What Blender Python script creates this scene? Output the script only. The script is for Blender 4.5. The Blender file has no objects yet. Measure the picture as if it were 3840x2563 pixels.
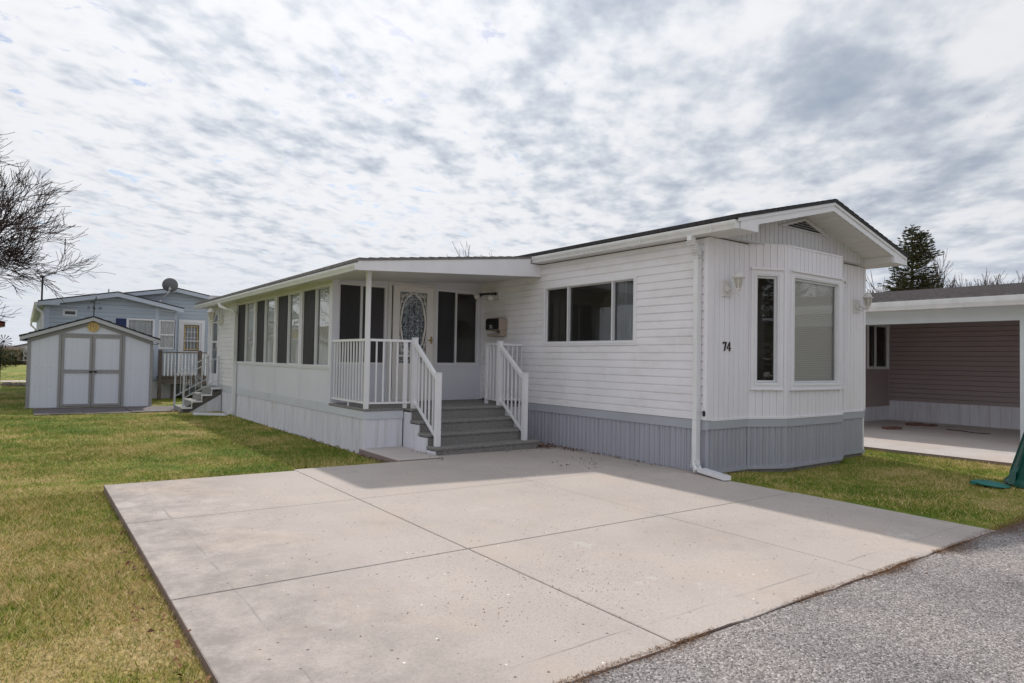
import bpy, math, random
import numpy as np
from mathutils import Vector, Matrix
R_ = math.radians
DENOISE = True
sc = bpy.context.scene
COL = sc.collection

# ------------------------------------------------------------------ camera
cam_d = bpy.data.cameras.new('camera'); cam = bpy.data.objects.new('camera', cam_d); COL.objects.link(cam)
CR = Vector((0.80288645, -0.59588267, 0.01723923)); CU = Vector((-0.03035367, -0.01198308, 0.99946739)); CF = Vector((0.59535872, 0.8029821, 0.02770828))
M = Matrix.Identity(4)
for i in range(3):
    M[i][0] = CR[i]; M[i][1] = CU[i]; M[i][2] = -CF[i]
M[0][3], M[1][3], M[2][3] = -6.5739, -4.9241, 0.6830
cam.matrix_world = M
cam_d.sensor_width = 36; cam_d.lens = 23.163; cam_d.clip_start = 0.05; cam_d.clip_end = 3000
sc.camera = cam
CAMP = Vector((-6.5739, -4.9241, 0.6830))

# ------------------------------------------------------------------ world
SUN_EL, SUN_AZ = R_(48.5), R_(20.2)          # azimuth measured from +Y towards +X
SUNV = Vector((math.sin(SUN_AZ)*math.cos(SUN_EL), math.cos(SUN_AZ)*math.cos(SUN_EL), math.sin(SUN_EL)))
w = bpy.data.worlds.new('World'); sc.world = w; w.use_nodes = True
def world():
    nt = w.node_tree; N = nt.nodes; L = nt.links; N.clear()
    out = N.new('ShaderNodeOutputWorld'); bg = N.new('ShaderNodeBackground'); bg.inputs[1].default_value = 0.1
    L.new(bg.outputs[0], out.inputs[0])
    sky = N.new('ShaderNodeTexSky'); sky.sky_type = 'NISHITA'; sky.sun_disc = False
    sky.sun_elevation = SUN_EL; sky.sun_rotation = SUN_AZ; sky.air_density = 1.0; sky.dust_density = 1.5
    tc = N.new('ShaderNodeTexCoord')
    sep = N.new('ShaderNodeSeparateXYZ'); L.new(tc.outputs['Generated'], sep.inputs[0])
    def m(op, a, b=None, c=None, clamp=False):
        n = N.new('ShaderNodeMath'); n.operation = op; n.use_clamp = clamp
        for i, v in enumerate((a, b, c)):
            if v is None: continue
            if isinstance(v, (int, float)): n.inputs[i].default_value = v
            else: L.new(v, n.inputs[i])
        return n.outputs[0]
    zz = m('MAXIMUM', sep.outputs[2], 0.0)
    den = m('ADD', zz, 0.10)
    u = m('DIVIDE', sep.outputs[0], den); v = m('DIVIDE', sep.outputs[1], den)
    comb = N.new('ShaderNodeCombineXYZ'); L.new(u, comb.inputs[0]); L.new(v, comb.inputs[1])
    def noise(scale, rot, sx, sy, detail, rough, dist, off=0.0):
        mp = N.new('ShaderNodeMapping'); mp.vector_type = 'TEXTURE'; L.new(comb.outputs[0], mp.inputs[0])
        mp.inputs['Rotation'].default_value = (0, 0, R_(rot)); mp.inputs['Scale'].default_value = (1/sx, 1/sy, 1); mp.inputs['Location'].default_value = (off, off*.7, off*1.3)
        n = N.new('ShaderNodeTexNoise'); n.inputs['Scale'].default_value = scale; n.inputs['Detail'].default_value = detail
        n.inputs['Roughness'].default_value = rough; n.inputs['Distortion'].default_value = dist; L.new(mp.outputs[0], n.inputs['Vector'])
        return n.outputs['Fac']
    big = noise(1.0, 41, 0.7, 1.1, 3, 0.5, 0.2, 3.7)        # broad thick and thin areas
    mid = noise(6.0, 41, 0.82, 1.12, 4, 0.52, 0.1, 1.3)      # ribs of small puffs
    fine = noise(16.0, 35, 0.9, 1.1, 3, 0.5, 0.1, 5.1)       # ripples
    soft = noise(2.1, 35, 0.9, 1.05, 4, 0.48, 0.3, 2.9)      # large soft lumps of the thicker deck
    # the cloud deck is thicker and coarser towards the east (+x, -y)
    az = N.new('ShaderNodeVectorMath'); az.operation = 'DOT_PRODUCT'; L.new(tc.outputs['Generated'], az.inputs[0]); az.inputs[1].default_value = (0.74, -0.45, 0.30)
    thick = N.new('ShaderNodeMapRange'); L.new(az.outputs['Value'], thick.inputs[0]); thick.interpolation_type = 'SMOOTHSTEP'
    thick.inputs[1].default_value = -0.05; thick.inputs[2].default_value = 0.70; thick.inputs[3].default_value = 0.0; thick.inputs[4].default_value = 1.0
    k = thick.outputs[0]
    tl = m('ADD', m('ADD', m('MULTIPLY', big, 0.28), m('MULTIPLY', mid, 0.48)), m('MULTIPLY', fine, 0.24))
    tr = m('ADD', m('ADD', m('MULTIPLY', soft, 0.60), m('MULTIPLY', mid, 0.30)), m('MULTIPLY', fine, 0.10))
    a_ = m('MULTIPLY', m('SUBTRACT', tl, 0.5), m('MULTIPLY', m('SUBTRACT', 1.0, k), 0.74)); b_ = m('MULTIPLY', m('SUBTRACT', tr, 0.5), m('MULTIPLY', k, 0.85))
    t2 = m('ADD', m('ADD', a_, b_), m('ADD', m('MULTIPLY', k, 0.062), 0.508))
    ramp = N.new('ShaderNodeValToRGB'); L.new(t2, ramp.inputs[0]); cr = ramp.color_ramp; cr.interpolation = 'B_SPLINE'
    pts = [(0.36, (0.70, 0.76, 0.87)), (0.42, (0.88, 0.91, 0.98)), (0.47, (0.97, 0.975, 1.0)), (0.52, (0.87, 0.895, 0.94)), (0.565, (0.69, 0.735, 0.81)), (0.62, (0.51, 0.565, 0.66)), (0.70, (0.38, 0.45, 0.56))]
    cr.elements[0].position = pts[0][0]; cr.elements[0].color = (*pts[0][1], 1)
    cr.elements[1].position = pts[-1][0]; cr.elements[1].color = (*pts[-1][1], 1)
    for p, c in pts[1:-1]:
        e = cr.elements.new(p); e.color = (*c, 1)
    # clouds glow towards the sun
    sd = N.new('ShaderNodeVectorMath'); sd.operation = 'DOT_PRODUCT'; L.new(tc.outputs['Generated'], sd.inputs[0]); sd.inputs[1].default_value = SUNV
    glow = m('MULTIPLY', m('POWER', m('MAXIMUM', sd.outputs['Value'], 0.0), 5.0), 2.2)
    gain = m('ADD', glow, 6.9)
    cl = N.new('ShaderNodeVectorMath'); cl.operation = 'SCALE'; L.new(ramp.outputs[0], cl.inputs[0]); L.new(gain, cl.inputs[3])
    # coverage: gaps of blue where the deck is thinnest
    cov = N.new('ShaderNodeMapRange'); hole = noise(7.5, 25, 0.9, 1.1, 5, 0.6, 0.3, 9.4); L.new(m('ADD', m('ADD', m('MULTIPLY', hole, .62), m('MULTIPLY', t2, .38)), m('MULTIPLY', k, 0.05)), cov.inputs[0]); cov.interpolation_type = 'SMOOTHSTEP'
    cov.inputs[1].default_value = 0.375; cov.inputs[2].default_value = 0.435
    sk = N.new('ShaderNodeVectorMath'); sk.operation = 'SCALE'; L.new(sky.outputs[0], sk.inputs[0]); sk.inputs[3].default_value = 0.85
    mx = N.new('ShaderNodeMix'); mx.data_type = 'RGBA'; L.new(cov.outputs[0], mx.inputs[0]); L.new(sk.outputs[0], mx.inputs[6]); L.new(cl.outputs[0], mx.inputs[7])
    # pale air at the horizon
    hz = N.new('ShaderNodeMapRange'); L.new(sep.outputs[2], hz.inputs[0]); hz.interpolation_type = 'SMOOTHSTEP'
    hz.inputs[1].default_value = 0.0; hz.inputs[2].default_value = 0.22; hz.inputs[3].default_value = 0.75; hz.inputs[4].default_value = 0.0
    mh = N.new('ShaderNodeMix'); mh.data_type = 'RGBA'; L.new(hz.outputs[0], mh.inputs[0]); L.new(mx.outputs[2], mh.inputs[6]); mh.inputs[7].default_value = (5.8, 6.15, 6.75, 1)
    L.new(mh.outputs[2], bg.inputs[0])
world()
sun_d = bpy.data.lights.new('sun', 'SUN'); sun_d.energy = 2.3; sun_d.angle = R_(1.6); sun_d.color = (1.0, 0.93, 0.84)
sun = bpy.data.objects.new('sun', sun_d); COL.objects.link(sun)
sun.rotation_euler = SUNV.to_track_quat('Z', 'Y').to_euler(); sun.location = (0, 0, 30)
sc.view_settings.view_transform = 'Standard'; sc.view_settings.look = 'None'; sc.view_settings.gamma = 1; sc.view_settings.exposure = 0.3
sc.render.engine = 'CYCLES'; sc.cycles.use_denoising = DENOISE; sc.cycles.max_bounces = 8; sc.cycles.transparent_max_bounces = 12
try: sc.cycles.denoiser = 'OPENIMAGEDENOISE'
except Exception: pass

# ------------------------------------------------------------------ materials
MATS = {}
def ramp_node(N, pts):
    r = N.new('ShaderNodeValToRGB'); e = r.color_ramp.elements
    e[0].position = pts[0][0]; e[0].color = (*pts[0][1], 1); e[1].position = pts[-1][0]; e[1].color = (*pts[-1][1], 1)
    for p, c in pts[1:-1]:
        x = e.new(p); x.color = (*c, 1)
    return r
def mat(name, col, rough=0.5, var=0.08, scale=3.0, bump=0.0, bscale=60.0, spec=0.4, metal=0.0, stretch=(1, 1, 1), dirt=None, dirtamt=0.0, dscale=1.2):
    if name in MATS: return MATS[name]
    m = bpy.data.materials.new(name); m.use_nodes = True; nt = m.node_tree; N = nt.nodes; L = nt.links
    b = N['Principled BSDF']; b.inputs['Roughness'].default_value = rough; b.inputs['Specular IOR Level'].default_value = spec; b.inputs['Metallic'].default_value = metal
    tc = N.new('ShaderNodeTexCoord'); mp = N.new('ShaderNodeMapping'); mp.inputs['Scale'].default_value = stretch; L.new(tc.outputs['Object'], mp.inputs[0])
    n = N.new('ShaderNodeTexNoise'); n.inputs['Scale'].default_value = scale; n.inputs['Detail'].default_value = 6; L.new(mp.outputs[0], n.inputs['Vector'])
    lo = tuple(max(0, c*(1-var)) for c in col); hi = tuple(min(1, c*(1+var)) for c in col)
    r = ramp_node(N, [(0.3, lo), (0.7, hi)]); L.new(n.outputs['Fac'], r.inputs[0])
    out = r.outputs[0]
    if dirt:
        n2 = N.new('ShaderNodeTexNoise'); n2.inputs['Scale'].default_value = dscale; n2.inputs['Detail'].default_value = 9; n2.inputs['Roughness'].default_value = 0.7; L.new(mp.outputs[0], n2.inputs['Vector'])
        mr = N.new('ShaderNodeMapRange'); mr.inputs[1].default_value = 0.48; mr.inputs[2].default_value = 0.78; mr.inputs[4].default_value = dirtamt; L.new(n2.outputs['Fac'], mr.inputs[0])
        mx = N.new('ShaderNodeMix'); mx.data_type = 'RGBA'; L.new(mr.outputs[0], mx.inputs[0]); L.new(out, mx.inputs[6]); mx.inputs[7].default_value = (*dirt, 1); out = mx.outputs[2]
    L.new(out, b.inputs['Base Color'])
    if bump:
        n3 = N.new('ShaderNodeTexNoise'); n3.inputs['Scale'].default_value = bscale; n3.inputs['Detail'].default_value = 4; L.new(mp.outputs[0], n3.inputs['Vector'])
        bp = N.new('ShaderNodeBump'); bp.inputs['Strength'].default_value = bump; bp.inputs['Distance'].default_value = 0.01; L.new(n3.outputs['Fac'], bp.inputs['Height']); L.new(bp.outputs[0], b.inputs['Normal'])
    MATS[name] = m; return m

siding = mat('white_vinyl', (0.795, 0.785, 0.825), 0.42, 0.035, 1.4, dirt=(0.48, 0.45, 0.40), dirtamt=0.36, stretch=(1, 1, 2.2), dscale=1.6)
siding_front = mat('white_front_siding', (0.79, 0.775, 0.825), 0.5, 0.035, 2.0, dirt=(0.52, 0.48, 0.44), dirtamt=0.25, stretch=(6, 6, 0.5), dscale=1.4)
trimw = mat('white_trim', (0.77, 0.77, 0.81), 0.38, 0.03, 4, dirt=(0.55, 0.52, 0.48), dirtamt=0.2, dscale=5)
gutterw = mat('gutter_paint', (0.74, 0.75, 0.77), 0.33, 0.05, 3, dirt=(0.45, 0.44, 0.42), dirtamt=0.35, stretch=(6, 2, 1), dscale=2)
panelw = mat('white_panel', (0.66, 0.67, 0.745), 0.5, 0.03, 1.5, dirt=(0.5, 0.5, 0.52), dirtamt=0.2)
skirtw = mat('white_skirting', (0.69, 0.69, 0.75), 0.45, 0.04, 2, dirt=(0.38, 0.34, 0.30), dirtamt=0.5, stretch=(5, 5, 0.6), dscale=1.5)
skirtg = mat('grey_skirting', (0.37, 0.38, 0.435), 0.42, 0.06, 2, dirt=(0.26, 0.25, 0.25), dirtamt=0.35, stretch=(6, 6, 0.5), dscale=1.4)
bandg = mat('grey_band', (0.40, 0.42, 0.47), 0.45, 0.04, 2, dirt=(0.3, 0.3, 0.3), dirtamt=0.3)
bandw = mat('pale_band', (0.59, 0.61, 0.68), 0.45, 0.04, 2, dirt=(0.40, 0.40, 0.40), dirtamt=0.35)
gablem = mat('gable_panel', (0.58, 0.58, 0.61), 0.5, 0.04, 2, dirt=(0.45, 0.44, 0.42), dirtamt=0.25, stretch=(5, 5, 0.6))
soffitm = mat('soffit_white', (0.70, 0.69, 0.69), 0.5, 0.03, 2)
shingle = mat('dark_shingle', (0.045, 0.043, 0.048), 0.9, 0.35, 22, bump=0.6, bscale=90)
shingle2 = mat('grey_brown_shingle', (0.20, 0.185, 0.185), 0.9, 0.30, 16, bump=0.6, bscale=60, dirt=(0.12, 0.105, 0.11), dirtamt=0.6, dscale=7, stretch=(4, 1, 1))
carpet = mat('grey_outdoor_carpet', (0.25, 0.24, 0.235), 0.95, 0.30, 55, bump=0.8, bscale=220, spec=0.1, dirt=(0.33, 0.32, 0.30), dirtamt=0.4, dscale=2)
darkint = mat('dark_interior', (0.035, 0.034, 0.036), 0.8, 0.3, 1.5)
darkint2 = mat('interior_wall', (0.24, 0.23, 0.215), 0.8, 0.2, 1.5)
screenm = mat('insect_screen', (0.030, 0.029, 0.033), 0.55, 0.25, 3, spec=0.35, stretch=(1, 1, .4))
screen2 = mat('insect_screen_plum', (0.055, 0.050, 0.058), 0.6, 0.2, 3, spec=0.3, stretch=(1, 1, .4))
curtain = mat('sheer_curtain', (0.82, 0.82, 0.80), 0.8, 0.12, 14, stretch=(3, 3, 0.15))
curtain_d = mat('grey_curtain', (0.26, 0.27, 0.29), 0.8, 0.45, 16, stretch=(3, 3, 0.12))
alu = mat('aluminium_frame', (0.62, 0.63, 0.66), 0.35, 0.05, 6, spec=0.5)
found = mat('foundation_concrete', (0.22, 0.20, 0.185), 0.95, 0.25, 12, bump=0.5, bscale=50)
taupe = mat('taupe_trim', (0.30, 0.29, 0.305), 0.55, 0.06, 5)
shedw = mat('shed_panel', (0.66, 0.68, 0.78), 0.45, 0.03, 2.5, stretch=(14, 14, 0.3), dirt=(0.44, 0.46, 0.52), dirtamt=0.3)
shedf = mat('shed_fascia', (0.46, 0.46, 0.50), 0.5, 0.04, 3)
bluesid = mat('blue_grey_siding', (0.42, 0.475, 0.56), 0.5, 0.04, 1.5, dirt=(0.33, 0.37, 0.44), dirtamt=0.4)
bluetrim = mat('pale_blue_trim', (0.50, 0.55, 0.66), 0.45, 0.04, 3)
navy = mat('navy_shutter', (0.012, 0.028, 0.11), 0.45, 0.1, 4)
wood = mat('weathered_wood', (0.13, 0.105, 0.095), 0.8, 0.3, 9, stretch=(1, 1, 3), bump=0.3)
brownsid = mat('brown_siding', (0.33, 0.268, 0.268), 0.55, 0.05, 1.5)
greenp = mat('green_plastic', (0.004, 0.075, 0.055), 0.35, 0.12, 5, spec=0.5)
greenp2 = mat('green_lid_plastic', (0.010, 0.17, 0.15), 0.4, 0.12, 5, spec=0.5)
blackm = mat('black_metal', (0.015, 0.015, 0.017), 0.5, 0.2, 8)
darkbr = mat('dark_brown_number', (0.030, 0.018, 0.015), 0.5, 0.1, 8)
beige = mat('beige_plastic', (0.36, 0.29, 0.25), 0.5, 0.06, 5)
dishm = mat('dish_grey', (0.17, 0.17, 0.19), 0.5, 0.05, 4)
galv = mat('galvanised', (0.50, 0.52, 0.56), 0.4, 0.08, 8, spec=0.5)
oldwhite = mat('weathered_white_metal', (0.70, 0.69, 0.69), 0.55, 0.08, 20, dirt=(0.36, 0.33, 0.29), dirtamt=0.5, dscale=18)
brass = mat('worn_brass', (0.42, 0.30, 0.13), 0.3, 0.1, 10, metal=0.9)
yellowc = mat('yellow_disc', (0.64, 0.47, 0.20), 0.6, 0.1, 12)
brickm = mat('red_brick', (0.16, 0.085, 0.07), 0.9, 0.25, 20)
redroof = mat('dark_red_fascia', (0.22, 0.06, 0.06), 0.7, 0.15, 5)
creams = mat('cream_siding', (0.55, 0.46, 0.34), 0.6, 0.05, 2)
bulbw = mat('frosted_bulb', (0.62, 0.60, 0.60), 0.15, 0.02, 5, spec=0.7)
lampglass = mat('amber_lamp_glass', (0.46, 0.43, 0.38), 0.15, 0.15, 20, spec=0.6)
bark = mat('dark_bark', (0.070, 0.047, 0.045), 0.95, 0.3, 14, bump=0.6, bscale=30, stretch=(1, 1, .4))
bark2 = mat('pale_bark', (0.085, 0.055, 0.06), 0.95, 0.3, 14)
pavm = mat('wet_paver', (0.125, 0.110, 0.115), 0.75, 0.35, 5, bump=0.4, bscale=40, dirt=(0.055, 0.048, 0.048), dirtamt=0.8, dscale=3)

def glass_mat(name='window_glass', tint=(0.9, 0.93, 0.95), k=1.7):
    m = bpy.data.materials.new(name); m.use_nodes = True; nt = m.node_tree; N = nt.nodes; L = nt.links; N.clear()
    o = N.new('ShaderNodeOutputMaterial'); mx = N.new('ShaderNodeMixShader'); t = N.new('ShaderNodeBsdfTransparent'); g = N.new('ShaderNodeBsdfGlossy')
    t.inputs[0].default_value = (*tint, 1); g.inputs['Roughness'].default_value = 0.015
    fr = N.new('ShaderNodeFresnel'); fr.inputs[0].default_value = 1.52
    mu = N.new('ShaderNodeMath'); mu.operation = 'MULTIPLY'; mu.inputs[1].default_value = k; mu.use_clamp = True; L.new(fr.outputs[0], mu.inputs[0])
    tc = N.new('ShaderNodeTexCoord'); n = N.new('ShaderNodeTexNoise'); n.inputs['Scale'].default_value = 1.3; L.new(tc.outputs['Object'], n.inputs['Vector'])
    bp = N.new('ShaderNodeBump'); bp.inputs['Strength'].default_value = 0.08; bp.inputs['Distance'].default_value = 0.02; L.new(n.outputs['Fac'], bp.inputs['Height']); L.new(bp.outputs[0], g.inputs['Normal'])
    L.new(mu.outputs[0], mx.inputs[0]); L.new(t.outputs[0], mx.inputs[1]); L.new(g.outputs[0], mx.inputs[2]); L.new(mx.outputs[0], o.inputs[0])
    return m
glass = glass_mat(k=1.5); glass_hi = glass_mat('porch_glass', (0.97, 0.98, 0.99), 1.9)

def lace_mat():
    m = bpy.data.materials.new('lace_curtain'); m.use_nodes = True; nt = m.node_tree; N = nt.nodes; L = nt.links; b = N['Principled BSDF']; b.inputs['Roughness'].default_value = 0.9
    tc = N.new('ShaderNodeTexCoord'); v = N.new('ShaderNodeTexNoise'); v.inputs['Scale'].default_value = 42; v.inputs['Detail'].default_value = 2; L.new(tc.outputs['Object'], v.inputs['Vector'])
    r = ramp_node(N, [(0.44, (0.13, 0.145, 0.16)), (0.56, (0.62, 0.67, 0.70))]); L.new(v.outputs['Fac'], r.inputs[0])
    mp = N.new('ShaderNodeMapping'); mp.inputs['Scale'].default_value = (1, 1, 0.05); L.new(tc.outputs['Object'], mp.inputs[0])
    n2 = N.new('ShaderNodeTexNoise'); n2.inputs['Scale'].default_value = 24; L.new(mp.outputs[0], n2.inputs['Vector'])
    r2 = ramp_node(N, [(0.35, (0.55, 0.55, 0.55)), (0.65, (1.25, 1.25, 1.25))]); L.new(n2.outputs['Fac'], r2.inputs[0])
    mx = N.new('ShaderNodeMix'); mx.data_type = 'RGBA'; mx.blend_type = 'MULTIPLY'; mx.inputs[0].default_value = 1; L.new(r.outputs[0], mx.inputs[6]); L.new(r2.outputs[0], mx.inputs[7])
    L.new(mx.outputs[2], b.inputs['Base Color']); return m
lace = lace_mat()

def blinds_mat():
    m = bpy.data.materials.new('slat_blind'); m.use_nodes = True; nt = m.node_tree; N = nt.nodes; L = nt.links; b = N['Principled BSDF']; b.inputs['Roughness'].default_value = 0.6
    tc = N.new('ShaderNodeTexCoord'); wv = N.new('ShaderNodeTexWave'); wv.bands_direction = 'Z'; wv.inputs['Scale'].default_value = 12.5; wv.wave_profile = 'SAW'; L.new(tc.outputs['Object'], wv.inputs['Vector'])
    r = ramp_node(N, [(0.0, (0.34, 0.34, 0.31)), (0.25, (0.74, 0.73, 0.68)), (1.0, (0.82, 0.81, 0.77))]); L.new(wv.outputs['Fac'], r.inputs[0]); L.new(r.outputs[0], b.inputs['Base Color'])
    return m
blindm = blinds_mat()

def concrete_mat(name, base=(0.450, 0.402, 0.374), stain=True):
    m = bpy.data.materials.new(name); m.use_nodes = True; nt = m.node_tree; N = nt.nodes; L = nt.links
    b = N['Principled BSDF']; b.inputs['Roughness'].default_value = 0.85; b.inputs['Specular IOR Level'].default_value = 0.25
    tc = N.new('ShaderNodeTexCoord'); P = tc.outputs['Object']
    def nz(s, d=5, r=.6):
        n = N.new('ShaderNodeTexNoise'); n.inputs['Scale'].default_value = s; n.inputs['Detail'].default_value = d; n.inputs['Roughness'].default_value = r; L.new(P, n.inputs['Vector']); return n.outputs['Fac']
    def mix(f, a, bb, mode='MIX', fac=None):
        x = N.new('ShaderNodeMix'); x.data_type = 'RGBA'; x.blend_type = mode
        if f is None: x.inputs[0].default_value = fac
        else: L.new(f, x.inputs[0])
        for i, c in ((6, a), (7, bb)):
            if isinstance(c, tuple): x.inputs[i].default_value = (*c, 1)
            else: L.new(c, x.inputs[i])
        return x.outputs[2]
    r1 = ramp_node(N, [(0.25, tuple(c*.86 for c in base)), (0.5, base), (0.75, tuple(min(1, c*1.10) for c in base))]); L.new(nz(0.75, 7, .62), r1.inputs[0])
    r2 = ramp_node(N, [(0.3, (0.80, 0.80, 0.80)), (0.5, (1, 1, 1)), (0.72, (1.14, 1.13, 1.12))]); L.new(nz(75, 3, .7), r2.inputs[0])
    c = mix(None, r1.outputs[0], r2.outputs[0], 'MULTIPLY', 0.75)
    rb = N.new('ShaderNodeMapRange'); L.new(nz(0.9, 8, .7), rb.inputs[0]); rb.inputs[1].default_value = .52; rb.inputs[2].default_value = .72; rb.inputs[4].default_value = .55
    c = mix(rb.outputs[0], c, (0.50, 0.40, 0.33))
    rs = N.new('ShaderNodeMapRange'); L.new(nz(2.2, 9, .75), rs.inputs[0]); rs.inputs[1].default_value = .56; rs.inputs[2].default_value = .74; rs.inputs[4].default_value = .55
    c = mix(rs.outputs[0], c, (0.31, 0.285, 0.27))
    rs2 = N.new('ShaderNodeMapRange'); L.new(nz(1.3, 10, .78), rs2.inputs[0]); rs2.inputs[1].default_value = .60; rs2.inputs[2].default_value = .70; rs2.inputs[4].default_value = .55
    c = mix(rs2.outputs[0], c, (0.60, 0.58, 0.57))
    for sc_, thr, colr, amt in ((13, .10, (0.10, 0.085, 0.08), .85), (8, .055, (0.80, 0.79, 0.78), .9), (38, .13, (0.22, 0.19, 0.18), .6)):
        v = N.new('ShaderNodeTexVoronoi'); v.inputs['Scale'].default_value = sc_; L.new(P, v.inputs['Vector'])
        # only some of the cells carry a speck
        sp = N.new('ShaderNodeSeparateXYZ'); L.new(v.outputs['Color'], sp.inputs[0])
        g = N.new('ShaderNodeMath'); g.operation = 'GREATER_THAN'; g.inputs[1].default_value = .60; L.new(sp.outputs[0], g.inputs[0])
        s = N.new('ShaderNodeMath'); s.operation = 'LESS_THAN'; s.inputs[1].default_value = thr; L.new(v.outputs['Distance'], s.inputs[0])
        q = N.new('ShaderNodeMath'); q.operation = 'MULTIPLY'; L.new(g.outputs[0], q.inputs[0]); L.new(s.outputs[0], q.inputs[1])
        q2 = N.new('ShaderNodeMath'); q2.operation = 'MULTIPLY'; L.new(q.outputs[0], q2.inputs[0]); q2.inputs[1].default_value = amt
        c = mix(q2.outputs[0], c, colr)
    if stain:   # grime and lime bloom along the outer (west) edge of the slab
        sp = N.new('ShaderNodeSeparateXYZ'); L.new(P, sp.inputs[0])
        e = N.new('ShaderNodeMapRange'); L.new(sp.outputs[0], e.inputs[0]); e.inputs[1].default_value = -5.92; e.inputs[2].default_value = -4.6; e.inputs[3].default_value = 1; e.inputs[4].default_value = 0
        n = N.new('ShaderNodeMapRange'); L.new(nz(3.2, 8, .75), n.inputs[0]); n.inputs[1].default_value = .40; n.inputs[2].default_value = .60
        q = N.new('ShaderNodeMath'); q.operation = 'MULTIPLY'; L.new(e.outputs[0], q.inputs[0]); L.new(n.outputs[0], q.inputs[1])
        q2 = N.new('ShaderNodeMath'); q2.operation = 'MULTIPLY'; L.new(q.outputs[0], q2.inputs[0]); q2.inputs[1].default_value = .75
        c = mix(q2.outputs[0], c, (0.235, 0.205, 0.20))
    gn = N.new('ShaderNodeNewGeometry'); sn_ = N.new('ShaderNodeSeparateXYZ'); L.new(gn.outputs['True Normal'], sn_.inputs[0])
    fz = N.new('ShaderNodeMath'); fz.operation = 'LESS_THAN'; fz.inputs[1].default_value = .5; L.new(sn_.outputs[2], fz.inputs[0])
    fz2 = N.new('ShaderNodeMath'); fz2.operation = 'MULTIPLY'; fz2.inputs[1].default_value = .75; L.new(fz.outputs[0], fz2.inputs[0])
    c = mix(fz2.outputs[0], c, (0.175, 0.115, 0.105))  # upright faces mixed darker and redder: soil stain plus shade painted into the colour
    if stain:   # worn tooling line parallel to the street edge, and one along the west edge
        for ax_, pos in ((1, -2.70), (0, -5.62)):
            wv = N.new('ShaderNodeMath'); wv.operation = 'MULTIPLY_ADD'; L.new(nz(1.5, 2), wv.inputs[0]); wv.inputs[1].default_value = .06; wv.inputs[2].default_value = -pos-.03
            ad = N.new('ShaderNodeMath'); ad.operation = 'ADD'; L.new(sp.outputs[ax_], ad.inputs[0]); L.new(wv.outputs[0], ad.inputs[1])
            ab = N.new('ShaderNodeMath'); ab.operation = 'ABSOLUTE'; L.new(ad.outputs[0], ab.inputs[0])
            ln = N.new('ShaderNodeMapRange'); L.new(ab.outputs[0], ln.inputs[0]); ln.inputs[1].default_value = .002; ln.inputs[2].default_value = .009; ln.inputs[3].default_value = .75; ln.inputs[4].default_value = 0
            bk = N.new('ShaderNodeMapRange'); L.new(nz(1.9, 6), bk.inputs[0]); bk.inputs[1].default_value = .42; bk.inputs[2].default_value = .58
            qq = N.new('ShaderNodeMath'); qq.operation = 'MULTIPLY'; L.new(ln.outputs[0], qq.inputs[0]); L.new(bk.outputs[0], qq.inputs[1])
            c = mix(qq.outputs[0], c, (0.25, 0.225, 0.215))
    L.new(c, b.inputs['Base Color'])
    bp = N.new('ShaderNodeBump'); bp.inputs['Strength'].default_value = 0.45; bp.inputs['Distance'].default_value = 0.004; L.new(nz(110, 3), bp.inputs['Height']); L.new(bp.outputs[0], b.inputs['Normal'])
    return m
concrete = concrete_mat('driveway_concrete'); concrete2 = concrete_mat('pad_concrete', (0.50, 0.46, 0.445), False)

def road_mat(name='chip_seal', per_island=False):
    m = bpy.data.materials.new(name); m.use_nodes = True; nt = m.node_tree; N = nt.nodes; L = nt.links
    b = N['Principled BSDF']; b.inputs['Roughness'].default_value = 0.9; b.inputs['Specular IOR Level'].default_value = 0.2
    tc = N.new('ShaderNodeTexCoord'); P = tc.outputs['Object']
    v = N.new('ShaderNodeTexVoronoi'); v.inputs['Scale'].default_value = 108; v.inputs['Randomness'].default_value = 1; L.new(P, v.inputs['Vector'])
    sp = N.new('ShaderNodeSeparateXYZ'); L.new(v.outputs['Color'], sp.inputs[0])
    src = sp.outputs[0]
    if per_island:
        gi = N.new('ShaderNodeNewGeometry'); src = gi.outputs['Random Per Island']
    r = ramp_node(N, [(0.0, (0.115, 0.105, 0.105)), (0.25, (0.225, 0.211, 0.211)), (0.6, (0.34, 0.32, 0.32)), (0.9, (0.47, 0.445, 0.445)), (1.0, (0.66, 0.63, 0.625))]); L.new(src, r.inputs[0])
    n = N.new('ShaderNodeTexNoise'); n.inputs['Scale'].default_value = 1.1; n.inputs['Detail'].default_value = 8; n.inputs['Roughness'].default_value = .65; L.new(P, n.inputs['Vector'])
    r2 = ramp_node(N, [(0.33, (0.62, 0.61, 0.62)), (0.5, (0.86, 0.85, 0.85)), (0.66, (1.03, 1.0, 0.97))]); L.new(n.outputs['Fac'], r2.inputs[0])
    mx = N.new('ShaderNodeMix'); mx.data_type = 'RGBA'; mx.blend_type = 'MULTIPLY'; mx.inputs[0].default_value = 1; L.new(r.outputs[0], mx.inputs[6]); L.new(r2.outputs[0], mx.inputs[7])
    L.new(mx.outputs[2], b.inputs['Base Color'])
    if not per_island:
        bp = N.new('ShaderNodeBump'); bp.inputs['Strength'].default_value = 0.9; bp.inputs['Distance'].default_value = 0.008; bp.invert = True; L.new(v.outputs['Distance'], bp.inputs['Height']); L.new(bp.outputs[0], b.inputs['Normal'])
    return m
roadm = road_mat(); stonem = road_mat('loose_chippings', True)

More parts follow.
